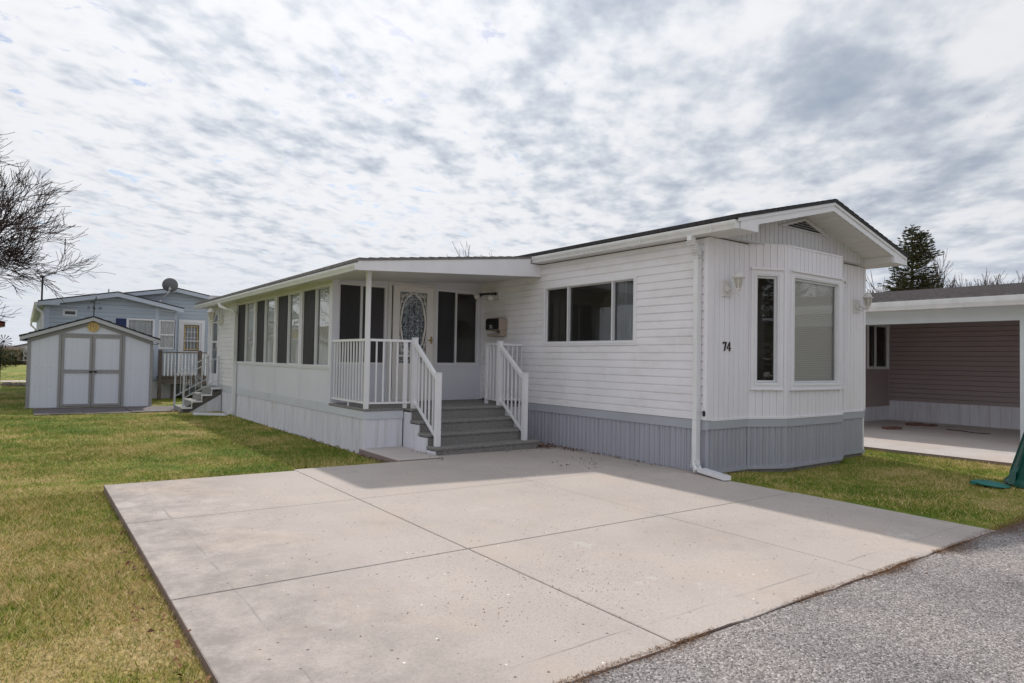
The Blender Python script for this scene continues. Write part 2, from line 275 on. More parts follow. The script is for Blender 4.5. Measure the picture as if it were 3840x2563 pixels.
def grass_mat(name, blades):
    m = bpy.data.materials.new(name); m.use_nodes = True; nt = m.node_tree; N = nt.nodes; L = nt.links
    b = N['Principled BSDF']; b.inputs['Roughness'].default_value = 0.8; b.inputs['Specular IOR Level'].default_value = 0.15
    tc = N.new('ShaderNodeTexCoord'); P = tc.outputs['Object']
    def nz(s, d=6, r=.65):
        n = N.new('ShaderNodeTexNoise'); n.inputs['Scale'].default_value = s; n.inputs['Detail'].default_value = d; n.inputs['Roughness'].default_value = r; L.new(P, n.inputs['Vector']); return n.outputs['Fac']
    def mth(op, a, c):
        n = N.new('ShaderNodeMath'); n.operation = op
        for i, x in enumerate((a, c)):
            if isinstance(x, (int, float)): n.inputs[i].default_value = x
            else: L.new(x, n.inputs[i])
        return n.outputs[0]
    # thatch is commoner by the road (small y)
    sp = N.new('ShaderNodeSeparateXYZ'); L.new(P, sp.inputs[0])
    near = N.new('ShaderNodeMapRange'); L.new(sp.outputs[1], near.inputs[0]); near.inputs[1].default_value = -2.6; near.inputs[2].default_value = 1.4; near.inputs[3].default_value = .175; near.inputs[4].default_value = .0
    wst = N.new('ShaderNodeMapRange'); L.new(sp.outputs[0], wst.inputs[0]); wst.inputs[1].default_value = -5.5; wst.inputs[2].default_value = 0; wst.inputs[3].default_value = 1; wst.inputs[4].default_value = .22
    nb = mth('MULTIPLY', near.outputs[0], wst.outputs[0])
    f = mth('ADD', mth('ADD', mth('MULTIPLY', nz(.9), .72), mth('MULTIPLY', nz(5.0), .28)), nb)
    if blades:
        gi = N.new('ShaderNodeNewGeometry'); f = mth('ADD', f, mth('MULTIPLY', mth('SUBTRACT', gi.outputs['Random Per Island'], .5), .56))
    r = ramp_node(N, [(0.28, (0.075, 0.150, 0.012)), (0.44, (0.165, 0.250, 0.022)), (0.52, (0.32, 0.325, 0.050)), (0.60, (0.56, 0.42, 0.165)), (0.76, (0.74, 0.57, 0.32))])
    L.new(f, r.inputs[0]); col = r.outputs[0]
    if not blades:
        r2 = ramp_node(N, [(0.32, (0.36, 0.38, 0.40)), (0.62, (0.86, 0.88, 0.9))]); L.new(nz(38, 4), r2.inputs[0])
        mx = N.new('ShaderNodeMix'); mx.data_type = 'RGBA'; mx.blend_type = 'MULTIPLY'; mx.inputs[0].default_value = 1; L.new(col, mx.inputs[6]); L.new(r2.outputs[0], mx.inputs[7]); col = mx.outputs[2]
        bp = N.new('ShaderNodeBump'); bp.inputs['Strength'].default_value = 0.8; bp.inputs['Distance'].default_value = 0.03; L.new(nz(30, 5), bp.inputs['Height']); L.new(bp.outputs[0], b.inputs['Normal'])
    L.new(col, b.inputs['Base Color']); return m
lawnm = grass_mat('lawn_soil_and_thatch', False); bladem = grass_mat('grass_blade', True)

def island_mat(name, pts, rough=0.8):
    m = bpy.data.materials.new(name); m.use_nodes = True; nt = m.node_tree; N = nt.nodes; L = nt.links
    b = N['Principled BSDF']; b.inputs['Roughness'].default_value = rough; b.inputs['Specular IOR Level'].default_value = 0.2
    gi = N.new('ShaderNodeNewGeometry'); r = ramp_node(N, pts); L.new(gi.outputs['Random Per Island'], r.inputs[0]); L.new(r.outputs[0], b.inputs['Base Color']); return m
leafm = island_mat('dry_leaf', [(0, (0.045, 0.018, 0.010)), (.5, (0.12, 0.05, 0.025)), (1, (0.26, 0.13, 0.06))])
needlem = island_mat('dry_needles', [(0, (0.06, 0.028, 0.014)), (.6, (0.16, 0.075, 0.035)), (1, (0.34, 0.20, 0.09))])
sprucem = island_mat('spruce_needles', [(0, (0.018, 0.026, 0.012)), (.4, (0.045, 0.058, 0.026)), (.75, (0.095, 0.085, 0.036)), (1, (0.15, 0.105, 0.05))])
yewm = island_mat('yew_needles', [(0, (0.012, 0.028, 0.008)), (.5, (0.04, 0.065, 0.015)), (1, (0.14, 0.11, 0.03))])
woodsm = island_mat('distant_twigs', [(0, (0.11, 0.085, 0.10)), (1, (0.20, 0.16, 0.175))])  # twig colour kept slightly pale in place of distance haze
roofs = shingle

# ------------------------------------------------------------------ mesh helpers
ORG = {}
V3 = lambda *a: Vector(a)
class Fr:
    """local frame: a along u, b along the outward normal n, c up"""
    def __init__(s, o, u, n):
        s.o = Vector(o); s.u = Vector(u).normalized(); s.n = Vector(n).normalized()
    def p(s, a, b, c): return s.o + s.u*a + s.n*b + Vector((0, 0, c))
WF = Fr((0, 0, 0), (1, 0, 0), (0, 1, 0))
class MB:
    def __init__(s): s.v = []; s.f = []
    def add(s, vs, fs):
        k = len(s.v); s.v += [tuple(v) for v in vs]; s.f += [tuple(i+k for i in f) for f in fs]; return s
    def quad(s, a, b, c, d): return s.add([a, b, c, d], [(0, 1, 2, 3)])
    def box(s, fr, a0, a1, b0, b1, c0, c1):
        vs = [fr.p(a, b, c) for c in (c0, c1) for (a, b) in ((a0, b0), (a1, b0), (a1, b1), (a0, b1))]
        return s.add(vs, [(0, 3, 2, 1), (4, 5, 6, 7), (0, 1, 5, 4), (1, 2, 6, 5), (2, 3, 7, 6), (3, 0, 4, 7)])
    def wb(s, x0, x1, y0, y1, z0, z1): return s.box(WF, x0, x1, y0, y1, z0, z1)
    def prism(s, pts, d):
        """closed outline pts (3D) swept by vector d"""
        n = len(pts); pts = [Vector(p) for p in pts]; d = Vector(d)
        vs = pts + [p+d for p in pts]
        return s.add(vs, [tuple(range(n))[::-1], tuple(range(n, 2*n))] + [(i, (i+1) % n, (i+1) % n+n, i+n) for i in range(n)])
    def tube(s, pts, rad, seg=8, cap=True, sq=None):
        pts = [Vector(p) for p in pts]; n = len(pts)
        if not hasattr(rad, '__len__'): rad = [rad]*n
        t0 = (pts[1]-pts[0]).normalized(); up = Vector((0, 0, 1)) if abs(t0.z) < .9 else Vector((1, 0, 0))
        x = t0.cross(up).normalized(); vs = []
        for i, p in enumerate(pts):
            t = (pts[min(i+1, n-1)]-pts[max(i-1, 0)])
            if t.length < 1e-9: t = t0
            t.normalize(); x = (x - t*x.dot(t)).normalized(); y = t.cross(x)
            for k in range(seg):
                a = 2*math.pi*(k+.5)/seg; vs.append(p + (x*math.cos(a)+y*math.sin(a))*rad[i])
        fs = [(i*seg+k, i*seg+(k+1) % seg, (i+1)*seg+(k+1) % seg, (i+1)*seg+k) for i in range(n-1) for k in range(seg)]
        if cap: fs += [tuple(range(seg))[::-1], tuple((n-1)*seg+k for k in range(seg))]
        return s.add(vs, fs)
    def bar(s, a, b, w, h=None):
        """square bar between two points, section w wide, h high"""
        h = h or w; a = Vector(a); b = Vector(b); t = (b-a).normalized()
        if abs(t.z) > .97: x = Vector((1, 0, 0)); y = Vector((0, 1, 0))
        else: x = t.cross(Vector((0, 0, 1))).normalized(); y = x.cross(t)
        o = [(-w/2, -h/2), (w/2, -h/2), (w/2, h/2), (-w/2, h/2)]
        vs = [p + x*i + y*j for p in (a, b) for i, j in o]
        return s.add(vs, [(0, 1, 2, 3), (7, 6, 5, 4), (0, 4, 5, 1), (1, 5, 6, 2), (2, 6, 7, 3), (3, 7, 4, 0)])
    def lathe(s, c, prof, seg=16, axis=(0, 0, 1), caps=True):
        c = Vector(c); ax = Vector(axis).normalized(); x = ax.orthogonal().normalized(); y = ax.cross(x); vs = []
        for r, h in prof:
            for k in range(seg):
                a = 2*math.pi*k/seg; vs.append(c + ax*h + (x*math.cos(a)+y*math.sin(a))*r)
        n = len(prof); fs = [(i*seg+k, i*seg+(k+1) % seg, (i+1)*seg+(k+1) % seg, (i+1)*seg+k) for i in range(n-1) for k in range(seg)]
        if caps: fs += [tuple(range(seg))[::-1], tuple((n-1)*seg+k for k in range(seg))]
        return s.add(vs, fs)
    def build(s, name, m, parent=None, smooth=False, bevel=0, org=None, **tags):
        o0 = Vector(ORG.get(parent.name, (0, 0, 0))) if parent else Vector(org or (0, 0, 0))
        me = bpy.data.meshes.new(name); me.from_pydata([tuple(Vector(v)-o0) for v in s.v], [], s.f); me.materials.append(m)
        o = bpy.data.objects.new(name, me); COL.objects.link(o)
        if parent: o.parent = parent
        else: o.location = o0
        ORG[o.name] = tuple(o0)
        if smooth:
            me.polygons.foreach_set('use_smooth', [True]*len(me.polygons))
        if bevel:
            bv = o.modifiers.new('bevel', 'BEVEL'); bv.width = bevel; bv.segments = 2; bv.limit_method = 'ANGLE'
        for k, v in tags.items(): o[k] = v
        me.update(); return o
def thing(name, label, cat, loc, group=None):
    o = bpy.data.objects.new(name, None); COL.objects.link(o); o.location = loc; o['label'] = label; o['category'] = cat; o.empty_display_size = .2
    if group: o['group'] = group
    ORG[o.name] = tuple(loc); return o
def tagit(o, label, cat, group=None):
    o['label'] = label; o['category'] = cat
    if group: o['group'] = group
    return o
def copy_tree(o, parent=None):
    c = o.copy(); COL.objects.link(c); c.parent = parent
    ORG[c.name] = ORG[o.name]
    for ch in list(o.children): copy_tree(ch, c)
    return c
def free_spans(lo, hi, cuts):
    out = [(lo, hi)]
    for a, b in cuts:
        nx = []
        for l, h in out:
            if b <= l or a >= h: nx.append((l, h)); continue
            if a > l: nx.append((l, a))
            if b < h: nx.append((b, h))
        out = nx
    return out
def siding_h(mb, fr, u0, u1, z0, z1, holes=(), h=.1016, d=.013, uL=None, uR=None):
    """lapped boards; holes = (u0,u1,z0,z1); uL/uR give the sloping ends of a gable as functions of z"""
    L = uL or (lambda z: u0); Rr = uR or (lambda z: u1); z = z0
    while z < z1-1e-4:
        zt = min(z+h, z1); cuts = sorted({z, zt} | {q for q in (z+h*.80, z+h*.92) if q < zt} | {q for hh in holes for q in hh[2:4] if z < q < zt})
        def off(q, z=z):
            f = (q-z)/h
            return d*(1-.25*f/.80)+.002 if f < .80 else d*.75*(1-(f-.80)/.12)+.002 if f < .92 else .002
        for a, b in zip(cuts[:-1], cuts[1:]):
            mid = (a+b)/2
            sp = free_spans(L(mid), Rr(mid), [(hh[0], hh[1]) for hh in holes if hh[2] < mid < hh[3]])
            for l, r in sp:
                la, lb = (L(a), L(b)) if abs(l-L(mid)) < 1e-6 else (l, l); ra, rb = (Rr(a), Rr(b)) if abs(r-Rr(mid)) < 1e-6 else (r, r)
                if rb < lb: rb = lb = (rb+lb)/2
                mb.quad(fr.p(la, off(a), a), fr.p(ra, off(a), a), fr.p(rb, off(b), b), fr.p(lb, off(b), b))
                if a == z: mb.quad(fr.p(la, -.004, a), fr.p(ra, -.004, a), fr.p(ra, off(a), a), fr.p(la, off(a), a))
        z = zt
def siding_v(mb, fr, u0, u1, z0, z1, holes=(), prof=((0, 0), (.004, -.008), (.010, -.008), (.014, 0)), p=.1, zt=None):
    """vertical boards; prof = (du, dn) once per period p; zt(u) gives a sloping top"""
    T = zt or (lambda u: z1); pts = []; k = 0
    while u0+k*p < u1:
        for du, dn in prof:
            u = u0+k*p+du
            if u < u1: pts.append((u, dn))
        k += 1
    pts.append((u1, prof[0][1]))
    def off(u):
        for (a, x), (b, y) in zip(pts[:-1], pts[1:]):
            if a <= u <= b: return x+(y-x)*(u-a)/max(1e-9, b-a)
        return 0
    us = sorted(set([q[0] for q in pts] + [q for hh in holes for q in hh[:2] if u0 < q < u1]))
    for a, b in zip(us[:-1], us[1:]):
        if b-a < 1e-6: continue
        mid = (a+b)/2; oa = off(a); ob = off(b)
        for l, r in free_spans(z0, min(T(a), T(b)) if zt else z1, [(hh[2], hh[3]) for hh in holes if hh[0] < mid < hh[1]]):
            top = zt and abs(r-min(T(a), T(b))) < 1e-6
            mb.quad(fr.p(a, oa, l), fr.p(b, ob, l), fr.p(b, ob, T(b) if top else r), fr.p(a, oa, T(a) if top else r))
RIB = ((0, 0), (.006, .014), (.034, .014), (.040, 0), (.052, 0), (.056, -.006), (.064, -.006), (.068, 0))
GRV = ((0, 0), (.003, -.010), (.011, -.010), (.014, 0))
def panel_holes(mb, fr, u0, u1, z0, z1, holes, b0, b1):
    us = sorted({u0, u1} | {q for h in holes for q in h[:2]}); zs = sorted({z0, z1} | {q for h in holes for q in h[2:]})
    for a, b in zip(us[:-1], us[1:]):
        col = free_spans(z0, z1, [(h[2], h[3]) for h in holes if h[0] < (a+b)/2 < h[1]])
        for l, r in col: mb.box(fr, a, b, b0, b1, l, r)
def frame_ring(mb, fr, a0, a1, c0, c1, w, b0, b1, wt=None, wb=None):
    wt = wt or w; wb = wb or w
    mb.box(fr, a0, a0+w, b0, b1, c0, c1); mb.box(fr, a1-w, a1, b0, b1, c0, c1)
    mb.box(fr, a0+w, a1-w, b0, b1, c1-wt, c1); mb.box(fr, a0+w, a1-w, b0, b1, c0, c0+wb)
def recess(mb, fr, a0, a1, c0, c1, d):
    P = fr.p
    mb.quad(P(a0, -d, c0), P(a1, -d, c0), P(a1, -d, c1), P(a0, -d, c1))
    mb.quad(P(a0, 0, c0), P(a0, -d, c0), P(a0, -d, c1), P(a0, 0, c1)); mb.quad(P(a1, 0, c0), P(a1, 0, c1), P(a1, -d, c1), P(a1, -d, c0))
    mb.quad(P(a0, 0, c0), P(a1, 0, c0), P(a1, -d, c0), P(a0, -d, c0)); mb.quad(P(a0, 0, c1), P(a0, -d, c1), P(a1, -d, c1), P(a1, 0, c1))
def pane(parent, fr, a0, a1, b, c0, c1, m):
    P = [fr.p(a0, b, c0), fr.p(a1, b, c0), fr.p(a1, b, c1), fr.p(a0, b, c1)]
    if fr.u.cross(Vector((0, 0, 1))).dot(fr.n) < 0: P.reverse()      # faces outwards
    g = MB(); g.quad(*P); return g.build('pane', m, parent)
def window(parent, fr, a0, a1, c0, c1, splits, fw=.045, proud=.022, depth=.6, fm=None, gm=None, fills=None, sash=.022, inner=None, muntin=None):
    """window > frame, pane, and a fill per sash. fills: list of material or None per sash"""
    fm = fm or trimw; gm = gm or glass
    mb = MB(); frame_ring(mb, fr, a0, a1, c0, c1, fw, -.05, proud); frame_ring(mb, fr, a0+fw*.55, a1-fw*.55, c0+fw*.55, c1-fw*.55, .016, proud, proud+.008)
    W = mb.build('window', fm, parent)
    xs = [a0+fw]+list(splits)+[a1-fw]
    sb = MB()
    for s_ in splits: sb.box(fr, s_-sash*.6, s_+sash*.6, -.035, proud-.004, c0+fw, c1-fw)
    for i, (l, r) in enumerate(zip(xs[:-1], xs[1:])): frame_ring(sb, fr, l+.002, r-.002, c0+fw+.002, c1-fw-.002, sash*.55, -.04-.004*i, -.016-.003*i)
    sb.build('sash', alu, W)
    for i, (l, r) in enumerate(zip(xs[:-1], xs[1:])):
        f = fills[i] if fills else None
        pane(W, fr, l, r, -.028, c0+fw, c1-fw, gm)
        if f in (screenm, screen2):
            q = MB(); q.quad(fr.p(l+.008, -.014, c0+fw+.01), fr.p(r-.008, -.014, c0+fw+.01), fr.p(r-.008, -.014, c1-fw-.01), fr.p(l+.008, -.014, c1-fw-.01)); q.build('screen', f, W)
        elif f is not None:
            q = MB(); n = max(6, int((r-l)/.022)); dd = .010 if f is not blindm else 0.0
            for k in range(n):
                x0 = l+(r-l)*k/n; x1 = l+(r-l)*(k+1)/n
                o0 = -.062-dd*math.sin(k*1.9); o1 = -.062-dd*math.sin((k+1)*1.9)
                q.quad(fr.p(x0, o0, c0+fw), fr.p(x1, o1, c0+fw), fr.p(x1, o1, c1-fw), fr.p(x0, o0, c1-fw))
            q.build('blind' if f is blindm else 'curtain', f, W, smooth=(f is not blindm))
        if muntin:
            nx, nz_ = muntin; mm = MB()
            for k in range(1, nx): x = l+(r-l)*k/nx; mm.box(fr, x-.007, x+.007, -.05, -.031, c0+fw, c1-fw)
            for k in range(1, nz_): z = c0+fw+(c1-c0-2*fw)*k/nz_; mm.box(fr, l, r, -.0495, -.0315, z-.007, z+.007)
            mm.build('muntin', fm, W)
    rb = MB(); recess(rb, fr, a0+.012, a1-.012, c0+.012, c1-.012, depth); rb.build('interior', inner or darkint, W)
    return W
# ------------------------------------------------------------------ ground, road, slab, path
GZ = -0.66
def gz(x, y):
    t = min(1, max(0, (x-.15)/1.3));     l = min(1, max(0, (-x-4.6)/1.2)); q = min(1, max(0, (6-y)/3))
    return GZ-.035*t*t*(3-2*t)+.032*l*q
def slabz(x, y): return -0.6358-0.0109*x+0.0058*y
def ground():
    mb = MB(); xs = [-400, -60, -20, -9, -5.8, -4.6, -2, 0, .15, .4, .65, .9, 1.15, 1.45, 2, 4, 8, 14, 30, 80, 400]; ys = [-2.93, -1, 1, 3, 4, 5, 6, 8, 14, 22, 40, 90, 500]
    for i in range(len(xs)-1):
        for j in range(len(ys)-1): mb.quad(*[(a_, b_, gz(a_, b_)) for a_, b_ in ((xs[i], ys[j]), (xs[i+1], ys[j]), (xs[i+1], ys[j+1]), (xs[i], ys[j+1]))])
    for i in range(len(xs)-1):   # soil under the road and beyond it
        mb.quad((xs[i], -500, -.74), (xs[i+1], -500, -.74), (xs[i+1], -2.93, -.74), (xs[i], -2.93, -.74))
        mb.quad((xs[i], -2.93, -.74), (xs[i+1], -2.93, -.74), (xs[i+1], -2.93, gz(xs[i+1], 0)), (xs[i], -2.93, gz(xs[i], 0)))
    mb.build('ground', lawnm, kind='structure')
ground()
def road():
    mb = MB(); xs = [-400, -8, -7, -6, -5, -4, -3, -2, -1, 0, 1.2, 400]
    def z(x): return max(-.652, slabz(max(x, -8), -2.93)-.008) if x < .5 else -.665
    for a, b in zip(xs[:-1], xs[1:]): mb.quad((a, -9.5, z(a)), (b, -9.5, z(b)), (b, -2.93, z(b)), (a, -2.93, z(a)))
    mb.build('road', roadm, kind='structure')
road()
# driveway slab: cells separated by tooled joints
def slab_cell(mb, pts, t=.12, r=.012):
    """pts counter-clockwise (x,y); top follows the slab plane, arrises eased"""
    cx = sum(p[0] for p in pts)/len(pts); cy = sum(p[1] for p in pts)/len(pts); n = len(pts)
    ins = []
    for p in pts:
        d = Vector((cx-p[0], cy-p[1])); d.normalize(); ins.append((p[0]+d.x*r*1.3, p[1]+d.y*r*1.3))
    vs = [(x, y, slabz(x, y)) for x, y in ins] + [(x, y, slabz(x, y)-r) for x, y in pts] + [(x, y, slabz(x, y)-t) for x, y in pts]
    mb.add(vs, [tuple(range(n))] + [(n+i, n+(i+1) % n, (i+1) % n, i) for i in range(n)] + [(2*n+i, 2*n+(i+1) % n, n+(i+1) % n, n+i) for i in range(n)])
def driveway():
    mb = MB(); XL, X2, X3, XR = -5.927, -4.12, -2.167, -.165; YB, Y1, Y2, YR = 2.337, .656, -1.157, -2.925
    g = .0048; h = .0020
    def cell(x0, x1, y0, y1, gl=g, gr=g, gb=g, gt=g): slab_cell(mb, [(x0+gl, y0+gb), (x1-gr, y0+gb), (x1-gr, y1-gt), (x0+gl, y1-gt)], r=.004)
    cell(XL, X2, Y1, YB, 0, g, h, 0); cell(X2, X3, Y1, YB+.08, g, h, h, 0)
    slab_cell(mb, [(X3+h, Y1+h), (-.002, Y1+h), (-.002, 3.7), (X3+h, 3.7)], r=.004)
    cell(XL, X2, Y2, Y1, 0, g, g, h); cell(X2, X3, Y2, Y1, g, h, g, h); slab_cell(mb, [(X3+h, Y2+g), (XR+.03, Y2+g), (XR+.03, -.09), (-.002, -.09), (-.002, Y1-h), (X3+h, Y1-h)], r=.004)
    # street end: the front edge is ragged
    random.seed(4)
    def front(x0, x1, gl, gr):
        n = 14; e = [(x0+gl+(x1-gr-x0-gl)*k/n, YR+random.uniform(-.012, .012)) for k in range(n+1)]
        slab_cell(mb, e+[(x1-gr, Y2-g), (x0+gl, Y2-g)], r=.004)
    front(XL, X2, 0, g); front(X2, X3, g, g); front(X3, XR+.06, g, 0)
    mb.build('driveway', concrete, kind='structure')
    b = MB(); b.quad((XL+.05, YR+.05, slabz(XL, YR)-.055), (X3, YR+.05, slabz(X3, YR)-.04), (X3, YB-.05, slabz(X3, YB)-.04), (XL+.05, YB-.05, slabz(XL, YB)-.055)); b.quad((X3, YR+.05, slabz(X3, YR)-.04), (XR-.03, YR+.05, slabz(XR, YR)-.03), (-.03, 3.6, slabz(0, 3.6)-.03), (X3, 3.6, slabz(X3, 3.6)-.04))
    j = mat('joint_dirt', (0.05, 0.04, 0.035), 1.0, .3, 20); b.build('driveway_joint', j, kind='structure')
driveway()
def landing():
    mb = MB(); vs = [(-2.84, 2.425), (-2.19, 2.425), (-2.19, 3.6), (-2.84, 3.6)]
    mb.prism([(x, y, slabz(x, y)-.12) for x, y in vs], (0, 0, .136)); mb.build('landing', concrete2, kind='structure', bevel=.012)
landing()
def neighbour_pad():
    mb = MB(); mb.wb(4.63, 11.4, -2.9, 9, -.78, -.648); mb.build('carport_floor', concrete2, kind='structure')
neighbour_pad()
def path():
    random.seed(2); mb = MB(); x = -6.36
    while x < -3.55:
        for (y0, y1) in ((12.10, 12.98), (13.0, 13.88)):
            t = random.uniform(-.006, .006); mb.wb(x+.008, x+.895, y0, y1-.01, -.72, -.642+t)
        x += .9
    mb.build('path', pavm, kind='structure')
    b = MB(); b.quad((-60, 31.6, -.652), (-6.0, 31.0, -.652), (-6.0, 32.8, -.652), (-60, 33.4, -.652)); b.build('far_path', concrete2, kind='structure')
path()

# ------------------------------------------------------------------ the home
W_ = 3.8477; L_ = 13.2; S_ = 2.782; H_ = 2.2
home = thing('mobile_home', 'white single storey mobile home with grey skirting and a glazed sunroom', 'mobile home', (0, 0, GZ))
FS = Fr((0, 0, 0), (0, 1, 0), (-1, 0, 0))        # long side wall, a = y
FF = Fr((0, 0, 0), (1, 0, 0), (0, -1, 0))        # street gable wall, a = x
# --- long side wall
mb = MB(); MWIN = (1.143, 3.114, .908, 1.853)
siding_h(mb, FS, .05, L_, 0.0, H_-.01, [MWIN]); rq = random.Random(6)
for k in range(9):      # lapped butt seams, two courses high
    yy = rq.uniform(.5, 3.0); zz = .2032*k+.004
    if not (MWIN[0]-.1 < yy < MWIN[1]+.1 and MWIN[2]-.2 < zz < MWIN[3]):
        for q in (0, 1): mb.prism([FS.p(yy, .004, zz+.1016*q), FS.p(yy+.035, .004, zz+.1016*q), FS.p(yy+.035, .0148, zz+.1016*q), FS.p(yy, .0170, zz+.1016*q)], (0, 0, .078))
mb.build('side_wall', siding, home)
mb = MB(); mb.box(FS, 0, .052, -.03, .026, .0, H_-.01); mb.build('corner_trim', trimw, home)
window(home, FS, MWIN[0], MWIN[1], MWIN[2], MWIN[3], [1.60, 2.53], fw=.055, depth=1.3, fills=[curtain_d, None, None], inner=darkint2, gm=glass)
# band and skirting
mb = MB(); mb.box(FS, -.012, 3.55, -.05, .006, -.115, -.004); mb.box(FS, -.012, 3.55, -.05, .012, -.118, -.108); mb.build('base_band', bandg, home)
mb = MB(); siding_v(mb, FS, 0, 3.6, slabz(0, 1)+.0, -.118, prof=((0, -.01), (.006, -.002), (.030, -.002), (.036, -.01), (.050, -.01), (.054, -.018), (.060, -.018), (.064, -.01)), p=.086)
mb.box(FS, 0, 3.6, -.02, .004, -.645, -.632); mb.build('skirting', skirtg, home)
# --- street front with bay
B0, B1, B2, B3, BD = .802, 1.305, 2.703, 3.206, .2306
HB = 2.2163
mb = MB(); siding_v(mb, FF, .10, B0, 0, H_, prof=GRV, p=.1); mb.box(FF, 0, .10, -.03, .004, 0, H_); mb.box(FF, .0, B0, -.02, .012, -.012, .012); mb.build('front_wall', siding_front, home)
mb = MB(); siding_v(mb, FF, B3, W_-.05, 0, H_, prof=GRV, p=.1); mb.box(FF, W_-.05, W_+.012, -.03, .012, 0, H_); mb.box(FF, B3, W_, -.02, .012, -.012, .012); mb.build('front_wall', siding_front, home)
al = (B1-B0)**2+BD**2; al = math.sqrt(al)
FA = Fr((B0, 0, 0), (B1-B0, -BD, 0), (-BD, -(B1-B0), 0)); FB = Fr((0, -BD, 0), (1, 0, 0), (0, -1, 0)); FC = Fr((B2, -BD, 0), (B3-B2, BD, 0), (BD, -(B1-B0), 0))
AW = (.035, al-.07, .372, 1.885); BW = (1.378, 2.655, .368, 1.887); CW = (.07, al-.035, .372, 1.885)
mb = MB(); siding_v(mb, FA, 0, al, 0, HB, [AW], prof=GRV, p=.1); siding_v(mb, FB, B1, B2, 0, HB, [BW], prof=GRV, p=.1); siding_v(mb, FC, 0, al, 0, HB, [CW], prof=GRV, p=.1)
for f, a in ((FA, al), (FC, al)): mb.box(f, 0, a, -.02, .012, -.012, .012)
mb.box(FB, B1, B2, -.02, .014, -.012, .012); mb.box(FB, B1-.004, B2+.004, -.02, .010, HB-.012, HB+.012)
mb.prism([(B0, 0, HB), (B1, -BD, HB), (B2, -BD, HB), (B3, 0, HB)], (0, 0, .01))
mb.build('bay_wall', siding_front, home)
def bay_window(fr, w, fill, inner=None):
    o = window(home, fr, *w, [], fw=.075, proud=.018, depth=.5, fills=[fill], sash=.05, gm=glass_hi, inner=inner)
    m2 = MB(); m2.box(fr, w[0]-.012, w[1]+.012, -.01, .045, w[3], w[3]+.03); m2.build('window_head', siding_front, o); m2 = MB(); m2.box(fr, w[0]-.006, w[1]+.006, -.01, .035, w[2]-.02, w[2]); m2.build('window_sill', siding_front, o)
    return o
bay_window(FA, AW, None, darkint2); bay_window(FB, BW, blindm, darkint2); bay_window(FC, CW, None, darkint2)
def around(b0, b1, z0, z1, name, m, ribs=False):
    mm = MB(); corners = [(0, 0), (B0, 0), (B1, -BD), (B2, -BD), (B3, 0), (W_, 0)]
    for (xa, ya), (xb, yb) in zip(corners[:-1], corners[1:]):
        d = Vector((xb-xa, yb-ya, 0)); l = d.length; fr = Fr((xa, ya, 0), d, (d.y, -d.x, 0))
        if ribs:
            zl = z0
            siding_v(mm, fr, 0, l, zl, z1, prof=((0, b1), (.006, b1+.008), (.030, b1+.008), (.036, b1), (.050, b1), (.054, b1-.008), (.060, b1-.008), (.064, b1)), p=.086)
            mm.box(fr, -.004, l+.004, -.02, .012, z0-.012, z0+.014); mm.box(fr, -.002, l+.002, -.02, .008, z0+.014, z0+.03)
        else: mm.box(fr, -.003, l+.003, b0, b1, z0, z1)
    return mm.build(name, m, home)
around(-.03, .006, -.112, -.012, 'base_band', bandg)
around(0, -.012, -.632, -.112, 'skirting', skirtg, ribs=True)
around(-.10, -.022, -.72, -.645, 'foundation', found)
# --- hidden sides keep the light out
mb = MB(); FR = Fr((W_, 0, 0), (0, 1, 0), (1, 0, 0)); siding_h(mb, FR, 0, L_, -.0, H_, h=.2); mb.box(FR, 0, L_, -.04, -.01, -.66, 0); mb.build('far_side_wall', siding, home)
mb = MB(); FBk = Fr((0, L_, 0), (1, 0, 0), (0, 1, 0)); siding_h(mb, FBk, -S_, W_, -.0, H_, h=.2); mb.box(FBk, -S_, W_, -.04, -.01, -.66, 0); mb.build('rear_wall', siding, home)
mb = MB(); mb.wb(.02, W_-.02, .02, L_-.02, H_+.005, H_+.02); mb.build('ceiling', darkint2, home)
# --- main roof
XC, HS, ZE, ZA, OV = 1.92, 2.14, 2.345, 2.856, .52
def zr(x): return ZA-(ZA-ZE)*abs(x-XC)/HS
mb = MB(); y0, y1 = -OV-.03, L_+.3; t = .035
for s in (-1, 1):
    xe = XC+s*HS; mb.prism([(XC, y0, ZA), (xe, y0, ZE), (xe, y0, ZE-t), (XC, y0, ZA-t)], (0, y1-y0, 0))
# shingle butts: low steps across the slope
for s in (-1, 1):
    k = 0
    while k*.14 < HS-.02:
        a = HS-k*.14; b = max(HS-(k+1)*.14, 0)
        xa = XC+s*a; xb = XC+s*b; mb.quad((xa, y0-.004, zr(xa)+.012), (xa, y1, zr(xa)+.012), (xb, y1, zr(xb)+.003), (xb, y0-.004, zr(xb)+.003))
        mb.quad((xa, y0-.004, zr(xa)), (xa, y1, zr(xa)), (xa, y1, zr(xa)+.012), (xa, y0-.004, zr(xa)+.012)); k += 1
roof = mb.build('roof', shingle, home)
# gable (rake) boards, two strips each
mb = MB()
for s in (-1, 1):
    for (dz0, dz1, yy, th) in ((.040, .150, -OV, .020), (.037, .075, -OV-.016, .014)):
        xa, xb = XC+s*(HS-.03 if yy < -OV-.01 else HS-.31), XC
        mb.prism([(xb, yy, ZA-dz0), (xa, yy, zr(xa)-dz0), (xa, yy, zr(xa)-dz1), (xb, yy, ZA-dz1)], (0, th, 0))
    xe = XC+s*(HS-.085); xi = XC+s*(HS-.425)
    mb.prism([(xe, -OV-.004, zr(xe)-.040), (xi, -OV-.004, zr(xi)-.040), (xi, -OV-.004, 2.204), (xe, -OV-.004, 2.204)], (0, .024, 0))
mb.build('gable_board', trimw, home)
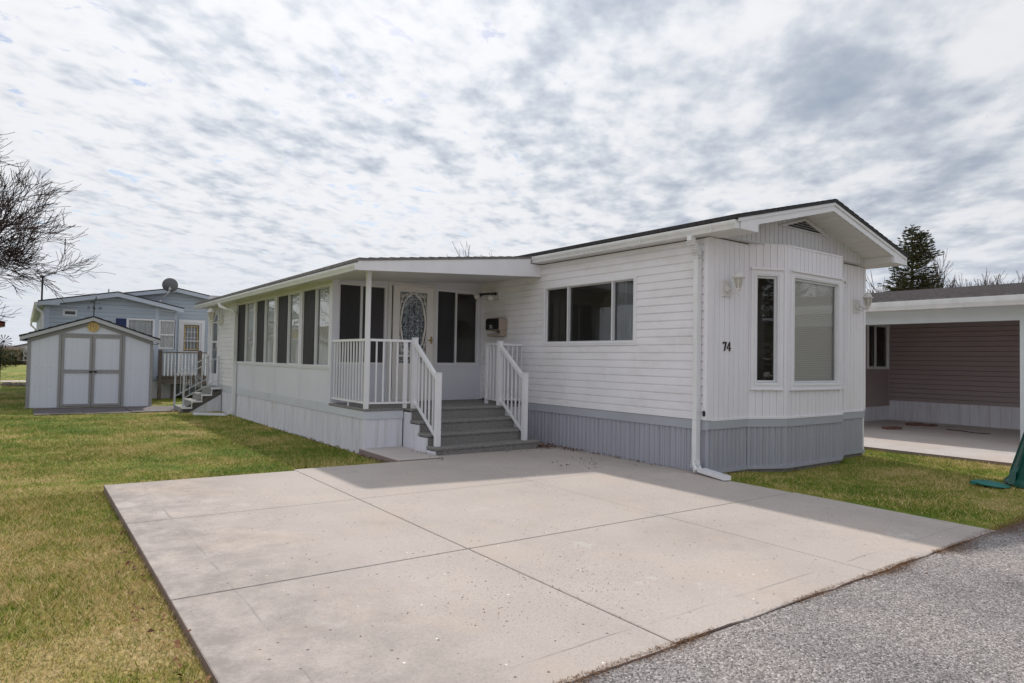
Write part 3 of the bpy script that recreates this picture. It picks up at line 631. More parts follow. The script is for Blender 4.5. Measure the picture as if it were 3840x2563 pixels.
# soffits: flat along the eaves, sloping under the gable overhang
mb = MB()
for s in (-1, 1):
    xe = XC+s*(HS-.09); xi = XC+s*(HS-.425)
    mb.prism([(xe, -OV+.02, 2.206), (xi, -OV+.02, 2.206), (xi, 0, 2.206), (xe, 0, 2.206)], (0, 0, .012))
    mb.prism([(xi, -OV+.02, 2.207), (xi, 0, 2.207), (xi, 0, zr(xi)-.12), (xi, -OV+.02, zr(xi)-.06)], (s*-.012, 0, 0))
    # ribbed sloping soffit
    n = 11
    for k in range(n):
        a = HS-.425; x1 = XC+s*a*(1-k/n); x2 = XC+s*a*(1-(k+1)/n)
        d = .145
        mb.quad((x1, -OV+.02, zr(x1)-d), (x1, 0, zr(x1)-d), (x2, 0, zr(x2)-d-.010), (x2, -OV+.02, zr(x2)-d-.010))
        mb.quad((x2, -OV+.02, zr(x2)-d-.010), (x2, 0, zr(x2)-d-.010), (x2, 0, zr(x2)-d), (x2, -OV+.02, zr(x2)-d))
mb.wb(-.14, -.0, 0, L_, 2.203, 2.213); mb.wb(W_, W_+.14, 0, L_, 2.203, 2.213)
mb.build('soffit', soffitm, home)
mb = MB(); mb.wb(-.145, -.13, -OV+.03, L_+.2, 2.20, 2.32); mb.wb(W_+.13, W_+.145, -OV+.03, L_+.2, 2.20, 2.32); mb.build('fascia', trimw, home)
# gable wall panel
FG = Fr((0, -.10, 0), (1, 0, 0), (0, -1, 0))
mb = MB(); siding_v(mb, FG, .20, 3.64, 2.222, 3, prof=GRV, p=.1, zt=lambda u: zr(u)-.14); mb.box(FG, .20, 3.64, -.10, -.002, 2.214, 2.232)
mb.build('gable_panel', gablem, home)
mb = MB()   # triangular louvre
va, vb, vc = Vector((1.30, -.105, 2.50)), Vector((1.92, -.105, 2.672)), Vector((2.54, -.105, 2.50))
def tri_ring(mb, pts, ins, y, th):
    c = sum(pts, Vector())/3; q = [p+(c-p)*ins for p in pts]
    for i in range(3):
        j = (i+1) % 3; mb.prism([(pts[i].x, y, pts[i].z), (pts[j].x, y, pts[j].z), (q[j].x, y, q[j].z), (q[i].x, y, q[i].z)], (0, th, 0))
    return q
q = tri_ring(mb, [va, vb, vc], .26, -.125, .03)
V = mb.build('louvre_vent', gablem, home)
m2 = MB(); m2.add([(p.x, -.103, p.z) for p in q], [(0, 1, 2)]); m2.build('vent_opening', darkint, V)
m3 = MB()
for k in range(1, 4):
    f = k/4; z = q[0].z+(q[1].z-q[0].z)*f*.96; xl = q[0].x+(q[1].x-q[0].x)*f; xr = q[2].x+(q[1].x-q[2].x)*f; m3.prism([(xl, -.104, z+.008), (xr, -.104, z+.008), (xr, -.122, z-.006), (xl, -.122, z-.006)], (0, .002, .003))
m3.build('louvre', gablem, V)
# gutters (K profile) and downspouts
def gutter(x, s, ya, yb, zb, h=.095, d=.085, name='gutter'):
    """x = back of the gutter, s = outward sign along x"""
    pr = [(0, h), (0, 0), (d*.62, 0), (d*.72, h*.28), (d*.95, h*.62), (d, h*.80), (d, h), (d*.9, h), (d*.9, h*.84), (d*.66, h*.36), (d*.55, .006), (.004, .006), (.004, h)]
    m = MB(); m.prism([(x+s*a, ya, zb+b) for a, b in pr], (0, yb-ya, 0))
    if True: m.wb(min(x, x+s*d), max(x, x+s*d), ya-.003, ya, zb, zb+h*.98)
    return m.build(name, gutterw, home)
g1 = gutter(-.146, -1, -OV+.01, 3.36, 2.203); gutter(W_+.146, 1, -OV+.01, L_, 2.203)
for y in (-.2, .9, 1.9, 2.9): m = MB(); m.wb(-.235, -.232, y, y+.012, 2.205, 2.297); m.build('gutter_strap', gutterw, g1)
def spout(pts, w, h, parent=home, m=gutterw, name='downspout'):
    mb = MB()
    for a, b in zip(pts[:-1], pts[1:]):
        mb.bar(a, b, w, h)
    return mb.build(name, m, parent, bevel=.006)
y_ = .118
ds = spout([(-.19, y_, 2.203), (-.19, y_, 2.14), (-.165, y_, 2.10), (-.10, y_, 2.03), (-.062, y_, 1.99), (-.062, y_, 1.94), (-.062, y_, 0), (-.062, y_, -.49)], .09, .062)
spout([(-.062, y_, -.49), (-.075, y_-.012, -.55), (-.10, y_-.06, -.60)], .088, .064, ds, name='elbow')
m = MB()   # crinkles of the elbows
for k in range(7): z = 2.13-.028*k; x = -.19+.021*k if k > 0 else -.19; m.wb(x-.042, x+.040, y_-.050, y_+.050, z-.004, z+.004)
m.build('elbow_crimp', gutterw, ds); m = MB()
for k in range(4): m.wb(-.104-.006*k, -.03-.006*k, y_-.05-.006*k, y_+.048, -.50-.02*k, -.495-.02*k)
m.build('elbow_crimp', gutterw, ds)
# --- porch and sunroom
YD, YP, YE = 4.865, 3.553, L_
FSR = Fr((-S_, 0, 0), (0, 1, 0), (-1, 0, 0)); FPF = Fr((0, YD, 0), (1, 0, 0), (0, -1, 0))
ZT = 1.87
SW = [(4.88, 6.185, 5.541), (6.265, 7.585, 6.91), (7.655, 8.975, 8.33), (9.04, 10.43, 9.725)]
mb = MB(); panel_holes(mb, FSR, YD-.02, 10.47, -.032, ZT, [(a, b, .51, 1.815) for a, b, c in SW], -.06, 0)
mb.box(FSR, YD-.03, 10.42, -.01, .012, .488, .508); mb.box(FSR, YD-.055, YD+.03, -.10, .010, -.028, ZT)
for y in (6.23, 7.62, 9.0): mb.box(FSR, y-.014, y+.014, -.01, .006, .0, .487)
mb.build('sunroom_wall', panelw, home)
for i, (a, b, c) in enumerate(SW): window(home, FSR, a, b, .51, 1.815, [c], fw=.03, proud=.012, depth=.45, fills=[curtain, screenm], inner=darkint2, sash=.02, gm=glass_hi)
DY0, DY1 = 12.02, 13.02
mb = MB(); siding_h(mb, FSR, 10.47, L_, -.03, ZT, [(DY0, DY1, -.05, 1.84)]); mb.box(FSR, 10.43, 10.47, -.03, .02, -.03, ZT); mb.box(FSR, L_-.04, L_, -.03, .02, -.03, ZT); mb.build('rear_side_wall', siding, home)
mb = MB(); frame_ring(mb, FSR, DY0, DY1, -.06, 1.84, .075, -.05, .03); SD = mb.build('side_door', trimw, home)
mb = MB(); panel_holes(mb, FSR, DY0+.08, DY1-.08, -.04, 1.76, [(DY0+.22, DY1-.22, .58, .98), (DY0+.22, DY1-.22, 1.02, 1.66), (DY0+.22, DY1-.22, .22, .57)], -.03, .005); mb.build('door_leaf', trimw, SD)
pane(SD, FSR, DY0+.2, DY1-.2, -.015, .2, 1.68, glass_hi)
mb = MB(); recess(mb, FSR, DY0+.19, DY1-.19, .19, 1.69, .4); mb.build('interior', darkint2, SD)
mb = MB(); mb.bar(FSR.p(DY0+.13, .04, .86), FSR.p(DY0+.13, .04, .98), .02); mb.bar(FSR.p(DY0+.13, .0, .96), FSR.p(DY0+.13, .05, .96), .015); mb.build('handle', oldwhite, SD)
mb = MB(); mb.box(FSR, YP+.012, 10.47, -.05, .006, -.172, -.03); mb.box(FSR, 10.47, L_, -.05, .004, -.172, -.035); mb.box(FSR, 7.9, 7.905, 0, .009, -.17, -.03)
FP = Fr((0, YP, 0), (1, 0, 0), (0, -1, 0)); mb.box(FP, -S_-.0075, -2.2, -.05, .006, -.172, -.06); mb.build('base_band', bandw, home)
mb = MB(); mb.box(FP, -.53, -.02, -.05, -.01, -.66, -.064); mb.build('skirting', skirtw, home)
mb = MB(); siding_v(mb, FSR, YP, L_, -.67, -.172, prof=((0, -.01), (.006, .0), (.030, .0), (.036, -.01), (.050, -.01), (.054, -.016), (.060, -.016), (.064, -.01)), p=.086)
siding_v(mb, FP, -S_, -2.2, -.66, -.172, prof=((0, -.01), (.004, -.016), (.012, -.016), (.016, -.01)), p=.1)
mb.box(FSR, YP, 10.4, -.01, .012, -.672, -.655); mb.wb(-S_-.004, -S_+.03, YP-.004, YP+.03, -.66, -.172)
mb.build('skirting', skirtw, home)
# porch floor
mb = MB(); mb.wb(-S_-.015, -.02, YP-.02, YD, -.062, -.028); mb.wb(-2.19, -.53, 3.34, YP-.02, -.064, -.03); mb.build('porch_floor', carpet, home, bevel=.008)
# wall facing the porch
DX0, DX1 = -1.84, -.955
H1 = (-2.685, -1.865, .565, 1.845); H2 = (-.945, -.065, .575, 1.872)
mb = MB(); panel_holes(mb, FPF, -S_+.0, -.02, -.028, 2.06, [H1, H2, (DX0, DX1, -.03, 1.925)], -.06, 0)
mb.box(FPF, -2.72, -1.85, 0, .008, .53, .565); mb.box(FPF, -.95, -.05, 0, .008, .54, .575); mb.build('porch_wall', panelw, home)
window(home, FPF, *H1, [-2.295], fw=.028, proud=.014, depth=.5, fills=[screenm, screen2], sash=.03)
window(home, FPF, *H2, [-.54], fw=.028, proud=.014, depth=.9, fills=[screenm, None], sash=.03, inner=darkint2)
# inner half-glazed door seen through the right-hand porch pane
FI = Fr((0, 5.62, 0), (1, 0, 0), (0, -1, 0))
mb = MB(); panel_holes(mb, FI, -.52, .12, .58, 1.85, [(-.36, .04, .93, 1.72)], -.03, 0); ID = mb.build('inner_door', mat('inner_door_paint', (0.80, 0.72, 0.62), .5), home)
mb = MB(); mb.quad(*[FI.p(a, -.02, c) for a, c in ((-.36, .93), (.04, .93), (.04, 1.72), (-.36, 1.72))]); mb.build('pane', darkint, ID)
mb = MB(); [mb.box(FI, x-.008, x+.008, -.018, .003, .93, 1.72) for x in (-.226, -.093)]; [mb.box(FI, -.36, .04, -.016, .002, z-.008, z+.008) for z in (1.19, 1.457)]; mb.build('muntin', trimw, ID)
# front door
mb = MB(); frame_ring(mb, FPF, DX0, DX1, -.03, 1.925, .04, -.05, .028); frame_ring(mb, FPF, DX0+.03, DX1-.012, -.03, 1.90, .035, -.05, .018); FD = mb.build('front_door', taupe if False else mat('door_frame', (0.66, 0.65, 0.645), .5), home)
LX0, LX1 = -1.745, -.995
OX0, OX1, OZ0, OZ1 = -1.625, -1.122, .735, 1.775
mb = MB(); panel_holes(mb, FPF, LX0, LX1, .0, 1.88, [(OX0, OX1, OZ0, OZ1), (OX0, OX0+.11, .60, .70), (OX0+.13, OX1-.13, .60, .70), (OX1-.11, OX1, .60, .70)], -.02, .012)
for z in (.08, .20, .32, .44): mb.box(FPF, OX0, OX1, .0, .017, z, z+.085)
cream_door = mat('cream_white_door', (0.75, 0.725, 0.71), .45, .02, 3); mb.build('door_leaf', cream_door, FD)
mb = MB()   # scalloped oval rim and corner scrolls
cx, cz = (OX0+OX1)/2, (OZ0+OZ1)/2; rx, rz = (OX1-OX0)/2-.012, (OZ1-OZ0)/2-.012; N_ = 72; ri = []; ro = []
for k in range(N_):
    a = 2*math.pi*k/N_; sc_ = 1+.025*math.cos(8*a)
    ri.append((cx+rx*.905*sc_*math.cos(a), cz+rz*.945*sc_*math.sin(a))); ro.append((cx+rx*1.0*math.cos(a), cz+rz*1.0*math.sin(a)))
vs = []; fs = []
for (x, z) in ro+ri: vs.append(FPF.p(x, .010, z))
for (x, z) in ro+ri: vs.append(FPF.p(x, -.008, z))
for k in range(N_):
    j = (k+1) % N_; fs += [(k, j, N_+j, N_+k), (2*N_+k, 3*N_+k, 3*N_+j, 2*N_+j), (N_+k, N_+j, 3*N_+j, 3*N_+k), (k, 2*N_+k, 2*N_+j, j)]
mb.add(vs, fs)
for sx in (-1, 1):
    for sz in (-1, 1):
        px, pz = cx+sx*(rx-.035), cz+sz*(rz-.055)
        for (ox, oz, r0, turns, dr) in ((0, 0, .034, 1.6, 1), (-sx*.075, sz*.012, .026, 1.3, -1), (sx*.008, -sz*.105, .024, 1.3, -1)):
            pts = []
            for k in range(22):
                a = k/21*turns*2*math.pi*dr*sx; r = r0*(1-k/26); pts.append(FPF.p(px+ox+r*math.cos(a), .002, pz+oz+r*math.sin(a)*sz))
            mb.tube(pts, .0065, 5)
        mb.tube([FPF.p(cx+sx*(rx+.002), .002, cz+sz*(rz-.30)), FPF.p(cx+sx*(rx-.008), .002, cz+sz*(rz-.18)), FPF.p(px+sx*.0, .002, pz-sz*.03), FPF.p(cx+sx*(rx-.10), .002, cz+sz*(rz-.02)), FPF.p(cx+sx*(rx-.20), .002, cz+sz*(rz+.004))], .008, 5)
mb.build('oval_scroll', cream_door, FD)
mb = MB(); n = 30
for k in range(n):
    x0 = OX0-.02+(OX1-OX0+.04)*k/n; x1 = OX0-.02+(OX1-OX0+.04)*(k+1)/n; o0 = -.05-.01*math.sin(k*1.3); o1 = -.05-.01*math.sin((k+1)*1.3)
    mb.quad(FPF.p(x0, o0, .58), FPF.p(x1, o1, .58), FPF.p(x1, o1, 1.80), FPF.p(x0, o0, 1.80))
mb.build('lace_curtain', lace, FD, smooth=True)
pane(FD, FPF, OX0, OX1, -.012, .59, OZ1, glass_hi)
mb = MB(); mb.box(FPF, -1.045, -1.015, .012, .02, .93, 1.05); mb.tube([FPF.p(-1.03, .02, .985), FPF.p(-1.03, .055, .985), FPF.p(-1.10, .06, .985), FPF.p(-1.115, .055, .992)], .008, 6); mb.lathe(FPF.p(-1.03, .02, 1.03), [(.012, 0), (.012, .012)], 10, axis=(0, -1, 0)); mb.build('handle', brass, FD)
for z in (.12, 1.22, 1.55): mb = MB(); mb.bar(FPF.p(LX0-.004, .016, z), FPF.p(LX0-.004, .016, z+.08), .012); mb.build('hinge', oldwhite, FD)
mb = MB(); mb.box(FS, 4.80, 4.865, -.01, .018, -.02, 2.07); mb.box(FS, 3.18, 4.865, -.01, .02, 2.045, 2.075); mb.build('porch_trim', trimw, home)
# porch roof: rises towards the main eave
def zp(x): return 1.975+(x+3.07)*.1150
YF = 3.17
mb = MB(); xa, xb = -3.09, -.20; mb.prism([(xa, YF-.012, zp(xa)), (xb, YF-.012, zp(xb)), (xb, YF-.012, zp(xb)-.028), (xa, YF-.012, zp(xa)-.028)], (0, L_+.15-YF, 0))
k = 0
while xa+k*.15 < xb-.01:
    a = xa+k*.15; b = min(a+.15, xb); mb.quad((a, YF-.014, zp(a)+.012), (b, YF-.014, zp(b)+.002), (b, L_+.15, zp(b)+.002), (a, L_+.15, zp(a)+.012)); mb.quad((a, YF-.014, zp(a)), (a, YF-.014, zp(a)+.012), (a, L_+.15, zp(a)+.012), (a, L_+.15, zp(a))); k += 1
mb.build('sunroom_roof', shingle2, home)
mb = MB(); mb.prism([(-3.065, YF, zp(-3.065)-.03), (-.235, YF, zp(-.235)-.03), (-.235, YF, 2.19), (-.012, YF, 2.19), (-.012, YF, 2.003), (-3.065, YF, 1.823)], (0, .03, 0)); mb.wb(-3.07, -3.05, YF+.03, L_+.12, 1.83, 1.94); mb.wb(-3.078, -3.055, YF-.006, YF+.04, 1.82, 1.955)
mb.build('porch_fascia', trimw, home)
mb = MB(); mb.prism([(-3.05, YF+.03, 1.842), (-.015, YF+.03, 2.035), (-.015, YF+.03, 2.05), (-3.05, YF+.03, 1.857)], (0, YD-YF-.03, 0))
mb.prism([(-3.05, YD, 1.845), (-S_, YD, 1.862), (-S_, YD, 1.875), (-3.05, YD, 1.857)], (0, L_-YD+.1, 0)); mb.build('porch_soffit', soffitm, home)
gutter(-3.071, -1, YF+.005, L_+.1, 1.823, h=.082, d=.072)
sds = spout([(-3.11, 10.62, 1.823), (-3.11, 10.60, 1.76), (-2.99, 10.40, 1.69), (-2.86, 10.33, 1.63), (-2.835, 10.33, 1.56), (-2.835, 10.33, -.47)], .075, .055)
spout([(-2.835, 10.33, -.47), (-2.85, 10.33, -.56), (-2.95, 10.36, -.60)], .075, .055, sds, name='elbow')
# corner post and porch railings
def post(mb, x, y, z0, z1, w): mb.wb(x-w/2, x+w/2, y-w/2, y+w/2, z0, z1)
mb = MB(); post(mb, -2.755, 3.585, -.028, 1.862, .055); mb.build('porch_post', trimw, home)
def railing(parent, a, b, zt, zb, n, name='railing', post_ends=(), bw=.018, th=.042, hh=.034):
    """a,b (x,y,dz)"""
    A, B = Vector(a), Vector(b); m = MB(); m.bar(A+V3(0, 0, zt), B+V3(0, 0, zt), th, hh); m.bar(A+V3(0, 0, zb), B+V3(0, 0, zb), .028, .026)
    for q_ in (A, B): m.bar(q_+V3(0, 0, zb-.012), q_+V3(0, 0, zt+.01), bw)
    for (x, y, z0, z1, w) in post_ends:
        post(m, x, y, z0, z1, w); post(m, x, y, z1, z1+.008, w+.010)
    r = m.build(name, trimw, parent)
    for k in range(n):
        p = A+(B-A)*((k+1)/(n+1)); q = MB(); q.bar(p+V3(0, 0, zb), p+V3(0, 0, zt-.012), bw); q.build('baluster', trimw, r)
    return r
railing(home, (-2.755, 3.63, 0), (-2.755, 4.86, 0), .925, .05, 11)
mb = MB(); post(mb, -2.755, 4.2, -.028, .04, .02); mb.build('rail_foot', trimw, home)
railing(home, (-2.72, 3.585, 0), (-2.12, 3.50, 0), .925, .05, 5, post_ends=[(-2.19, 3.53, -.03, .90, .045)])
railing(home, (-.60, 3.52, 0), (-.53, 3.88, 0), .925, .05, 2, post_ends=[(-.525, 3.90, -.03, .94, .045)])
railing(home, (-.60, 3.50, 0), (-.012, 3.66, 0), .925, .05, 4)

# ------------------------------------------------------------------ front stairs
st = thing('front_staircase', 'grey carpeted staircase of three treads with white railings at the porch', 'stairs', (-1.36, 2.65, -.62))
XL_, XR_ = -2.19, -.53; LV = [(-.185, 3.36, 3.10), (-.338, 3.13, 2.865), (-.492, 2.895, 2.64)]
for i, (z, yb, yf) in enumerate(LV):
    m = MB(); xr = XR_ if i < 2 else XR_+.10
    m.wb(XL_, xr, yf, yb, z-.045, z); m.build('tread', carpet, st, bevel=.014)
    m = MB(); zb_ = -.62 if i == 2 else LV[i+1][0]-.01; m.wb(XL_+.012, xr-.012, yf+.02, yf+.035, zb_, z-.045); m.build('riser', carpet, st)
m = MB(); m.wb(XL_+.012, XR_-.012, 3.36, 3.372, -.19, -.066); m.build('riser', carpet, st)
FL = Fr((XL_, 0, 0), (0, 1, 0), (-1, 0, 0))
m = MB()
for (z, yb, yf) in [(-.03, 3.56, 3.34)]+LV:
    a = yf+.03; b = {3.34: 3.545, 3.10: 3.35, 2.865: 3.12, 2.64: 2.885}[yf]
    siding_v(m, FL, a, b+.01, -.62, z-.05, prof=((0, 0), (.004, -.008), (.012, -.008), (.016, 0)), p=.09)
    m.wb(XL_-.006, XL_+.02, yf+.012, yf+.036, -.62, z-.05)
m.build('side_panel', skirtw, st)
m = MB()
for (z, yb, yf) in [(-.03, 3.56, 3.34)]+LV: m.wb(XR_-.02, XR_, yf+.03, min(yb, yf+.24), -.62, z-.05)
m.build('side_panel', skirtw, st)
for (nx, rx_) in ((-2.09, -2.09), (-.60, -.62)):
    m = MB(); yU, yL = 3.44, 2.765
    post(m, nx, yU, -.03, .965, .068); post(m, nx, yU, .965, .975, .078); post(m, rx_, yL, -.492, .485, .068); post(m, rx_, yL, .485, .495, .078)
    m.bar((nx, yU-.02, .885), (rx_, yL+.02, .41), .052, .045); m.bar((nx, yU-.02, .065), (rx_, yL+.02, -.385), .030, .03)
    r = m.build('railing', trimw, st)
    for k in range(5):
        f = (k+1)/6; y = yU-.03+(yL-yU+.06)*f; x = nx+(rx_-nx)*f; q = MB(); q.bar((x, y, .065-.45*f), (x, y, .87-.475*f), .019); q.build('baluster', trimw, r)
# ------------------------------------------------------------------ side stairs
ss = thing('side_steps', 'small open metal side steps with thin white handrails near the shed', 'steps', (-3.2, 12.1, GZ))
tr = [(-.092, -2.80, -3.03), (-.245, -3.005, -3.238), (-.388, -3.212, -3.448), (-.532, -3.425, -3.648)]
YA, YB_ = 11.6, 12.62
cp2 = mat('worn_grey_step', (0.30, 0.295, 0.29), .8, .2, 9, bump=.3)
for i, (z, x0, x1) in enumerate(tr):
    m = MB(); m.wb(x1, x0+.02, YA+.006, YB_, z-.03, z); m.wb(x1+.015, x1+.03, YA+.012, YB_-.01, z-.15, z-.03); m.build('tread', cp2, ss)
    m = MB(); m.wb(x1, x0, YA-.004, YA+.008, z-.034, z+.004)
    if i < 3: m.prism([(x1+.012, YA, z-.03), (x1+.030, YA, z-.03), (x1+.020, YA, z-.15), (x1+.002, YA, z-.15)], (0, .008, 0))
    m.build('edge_trim', trimw, ss)
m = MB(); m.prism([(-2.80, YA+.03, -.13), (-2.80, YA+.03, -.26), (-3.45, YA+.03, -.66), (-3.66, YA+.03, -.66), (-3.64, YA+.03, -.56)], (0, .02, 0)); m.build('stringer', mat('dark_plywood', (0.11, 0.10, 0.092), .8, .25, 5), ss)
m = MB(); m.prism([(-2.80, YA+.02, -.26), (-2.80, YA+.02, -.665), (-3.45, YA+.02, -.665)], (0, .012, 0))
for k in range(7): x = -2.86-.085*k; m.wb(x, x+.008, YA+.012, YA+.02, -.665, -.27-.62*(-2.80-x)); 
m.bar((-2.80, YA+.015, -.255), (-3.47, YA+.015, -.66), .01, .015); m.build('side_panel', skirtw, ss)
for (y, xb_, xt) in ((11.66, -3.60, -2.86), (12.50, -3.64, -2.92)):
    m = MB(); post(m, xb_, y, -.53, .225, .036); post(m, xt, y, -.09, .66, .034); m.bar((xb_, y, .18), (xt, y, .635), .022); m.bar((xb_, y, -.33), (xt, y, .10), .018); r = m.build('railing', galv, ss)
    for k in range(5):
        f = (k+1)/6; x = xb_+(xt-xb_)*f; q = MB(); q.bar((x, y, -.33+.43*f), (x, y, .18+.455*f), .011); q.build('baluster', galv, r)
    q = MB()   # scroll ornaments
    for f0 in (.40, .72):
        x = xb_+(xt-xb_)*f0; z = -.33+.43*f0+.13
        for s in (-1, 1):
            pts = []
            for k in range(20):
                a = k/19*3.2*math.pi; rr = .050*(1-k/24); pts.append((x+s*(.055-rr*math.cos(a)), y, z+rr*math.sin(-a)))
            pts = [(x, y, z+.26), (x+s*.0, y, z+.12)]+pts
            q.tube(pts, .004, 4)
    q.build('scroll', galv, r)
# ------------------------------------------------------------------ fixtures on the home
def glyph(mb, ch, fr, a, c, h, b0, b1, flip=False):
    """hand drawn strokes, a = left edge, c = bottom, h = height"""
    G = {'7': [[(0, 1), (.62, 1), (.62, .86), (.36, 0), (.16, 0), (.40, .84), (.10, .84), (.07, .72), (0, .72)]],
         '4': [[(.42, 1), (.54, 1), (.54, .36), (.68, .36), (.68, .24), (.54, .24), (.54, .06), (.62, .06), (.62, 0), (.28, 0), (.28, .06), (.38, .06), (.38, .24), (0, .24), (0, .33)], ],
         'E': [[(0, 0), (.14, 0), (.14, 1), (0, 1)], [(.14, 0), (.6, 0), (.6, .14), (.14, .14)], [(.14, .43), (.5, .43), (.5, .57), (.14, .57)], [(.14, .86), (.6, .86), (.6, 1), (.14, 1)]],
         'W': [[(0, 1), (.15, 1), (.32, 0), (.18, 0)], [(.32, 0), (.45, .8), (.55, .8), (.40, 0)], [(.55, .8), (.45, .8), (.62, 0), (.70, 0)], [(.70, 0), (.62, 0), (.78, 1), (.92, 1)]],
         'N': [[(0, 0), (.13, 0), (.13, 1), (0, 1)], [(.13, 1), (.13, .75), (.5, 0), (.5, .25)], [(.5, 0), (.63, 0), (.63, 1), (.5, 1)]],
         'S': [[(0, 0), (.55, 0), (.55, .14), (0, .14)], [(.41, .14), (.55, .14), (.55, .57), (.41, .57)], [(0, .43), (.41, .43), (.41, .57), (0, .57)], [(0, .57), (.14, .57), (.14, .86), (0, .86)], [(0, .86), (.55, .86), (.55, 1), (0, 1)]]}
    for poly in G[ch]:
        if ch == '4':
            # outer outline plus an open triangle: build from strips instead
            for P in ([(.40, 1), (.54, 1), (.54, .06), (.40, .06)], [(.40, 1), (.40, .80), (.10, .36), (0, .36)], [(0, .36), (.68, .36), (.68, .24), (0, .24)], [(.26, .06), (.66, .06), (.66, 0), (.26, 0)]):
                mb.prism([fr.p(a+(-x if flip else x)*h, b0, c+z*h) for x, z in P], fr.n*(b1-b0))
            return
        mb.prism([fr.p(a+(-x if flip else x)*h, b0, c+z*h) for x, z in poly], fr.n*(b1-b0))
m = MB(); glyph(m, '7', FF, .278, .836, .112, .001, .010); glyph(m, '4', FF, .358, .836, .112, .001, .010)
tagit(m.build('house_number', darkbr, org=(.35, 0, .836)), 'dark brown number 74 on the white vertical siding', 'house number')

def lantern(fr, a, z, label, arm=.16, hang=False, sc_=1.0, parent_group='coach lanterns on the white walls'):
    """white coach lantern: plate, scroll arm, glazed body, cap with finial. a = along wall, z = arm height"""
    P = lambda x, y, q: fr.p(a+x*sc_, y*sc_+.012, z+q*sc_)
    t = thing('wall_lantern', label, 'wall lantern', P(0, 0, 0), parent_group)
    m = MB(); m.box(fr, a-.085*sc_, a+.085*sc_, -.004, .018, z-.10*sc_, z+.10*sc_); m.lathe(P(0, .008, 0), [(.060*sc_, 0), (.055*sc_, .012*sc_), (.035*sc_, .024*sc_), (.016*sc_, .036*sc_)], 18, axis=fr.n); m.build('back_plate', oldwhite, t, bevel=.004)
    m = MB(); m.tube([P(0, .03, 0), P(0, .07, -.018), P(0, .115, -.045), P(0, arm, -.048), P(0, arm, -.02)], [.012*sc_]*5, 8); m.tube([P(0, .02, -.05), P(0, .05, -.075), P(0, .09, -.06), P(0, .10, -.04)], .007*sc_, 6); m.build('arm', oldwhite, t, smooth=True)
    c = P(0, arm, 0)
    m = MB(); m.lathe(c, [(.0, -.085*sc_), (.014*sc_, -.075*sc_), (.010*sc_, -.05*sc_), (.028*sc_, -.03*sc_), (.036*sc_, -.015*sc_), (.036*sc_, -.005*sc_)], 12)
    for k in range(6):
        an = math.pi*(k+.5)/3; d = V3(math.cos(an), math.sin(an), 0)*sc_
        m.bar(c+d*.034+V3(0, 0, -.01*sc_), c+d*.054+V3(0, 0, .055*sc_), .009*sc_); m.bar(c+d*.054+V3(0, 0, .055*sc_), c+d*.060+V3(0, 0, .118*sc_), .009*sc_)
    m.build('cage', oldwhite, t)
    m = MB(); m.lathe(c, [(.030*sc_, -.008*sc_), (.049*sc_, .055*sc_), (.055*sc_, .118*sc_)], 12); m.build('glass_shade', lampglass, t)
    m = MB(); pr = [(.078, .116), (.080, .122), (.070, .130), (.058, .134), (.055, .150), (.045, .172), (.026, .188), (.012, .196), (.012, .205), (.005, .215), (.003, .255), (.0, .262)]
    m.lathe(c, [(r*sc_, h*sc_) for r, h in pr], 14); m.build('cap', oldwhite, t, smooth=False)
    return t
lantern(FF, .34, 1.60, 'white coach lantern on the front wall above the brown number 74')
lantern(FF, 3.58, 1.585, 'white coach lantern at the far right corner of the front wall')
lantern(FSR, 11.70, 1.50, 'white coach lantern beside the side steps door', arm=.17, sc_=1.45)
# twin flood light
fl = thing('flood_light', 'twin-bulb porch flood light with dark brackets on a white plate', 'flood light', (0, 4.38, 1.80))
m = MB(); m.box(FS, 4.30, 4.46, -.002, .022, 1.72, 1.88); m.build('mounting_plate', trimw, fl, bevel=.003)
for (p0, p1, d) in ((V3(-.05, 4.40, 1.83), V3(-.17, 4.33, 1.79), V3(-.55, -.5, -.62)), (V3(-.05, 4.44, 1.83), V3(-.20, 4.58, 1.81), V3(-.85, .35, -.45))):
    d.normalize(); m = MB(); m.tube([(-.02, 4.40, 1.82), p0, p1], [.030, .016, .020], 8); m.lathe(p1, [(.018, -.01), (.030, .02), (.040, .045)], 12, axis=d); b = m.build('bracket', blackm, fl)
    m = MB(); m.lathe(p1+d*.03, [(.022, 0), (.036, .02), (.054, .05), (.060, .075), (.055, .095), (.036, .11), (.0, .116)], 16, axis=d); m.build('bulb', bulbw, fl, smooth=True)
# mailbox with newspaper hook
mx_ = thing('mailbox', 'beige wall mailbox with black front showing white 74 by the porch', 'mailbox', (0, 4.27, 1.10))
def rounded(y0, y1, z0, z1, r, n=5):
    pts = []
    for (cy, cz, a0) in ((y1-r, z1-r, 0), (y0+r, z1-r, 90), (y0+r*.4, z0+r*.4, 180), (y1-r*.4, z0+r*.4, 270)):
        rr = r if a0 < 180 else r*.4
        for k in range(n+1): a = R_(a0+90*k/n); pts.append((cy+rr*math.cos(a), cz+rr*math.sin(a)))
    return pts
o_ = rounded(4.06, 4.46, 1.175, 1.39, .05)
m = MB(); m.prism([(-.018, y, z) for y, z in o_], (-.165, 0, 0)); m.build('box_body', beige, mx_, bevel=.006)
m = MB(); m.prism([(-.1845, y, z) for y, z in rounded(4.075, 4.45, 1.19, 1.375, .04)], (-.010, 0, 0)); m.build('front_flap', blackm, mx_)
FM = Fr((-.195, 4.45, 0), (0, -1, 0), (-1, 0, 0)); m = MB(); glyph(m, '7', FM, .115, 1.205, .062, .001, .003); glyph(m, '4', FM, .160, 1.205, .062, .001, .003); m.build('number', bulbw, mx_)
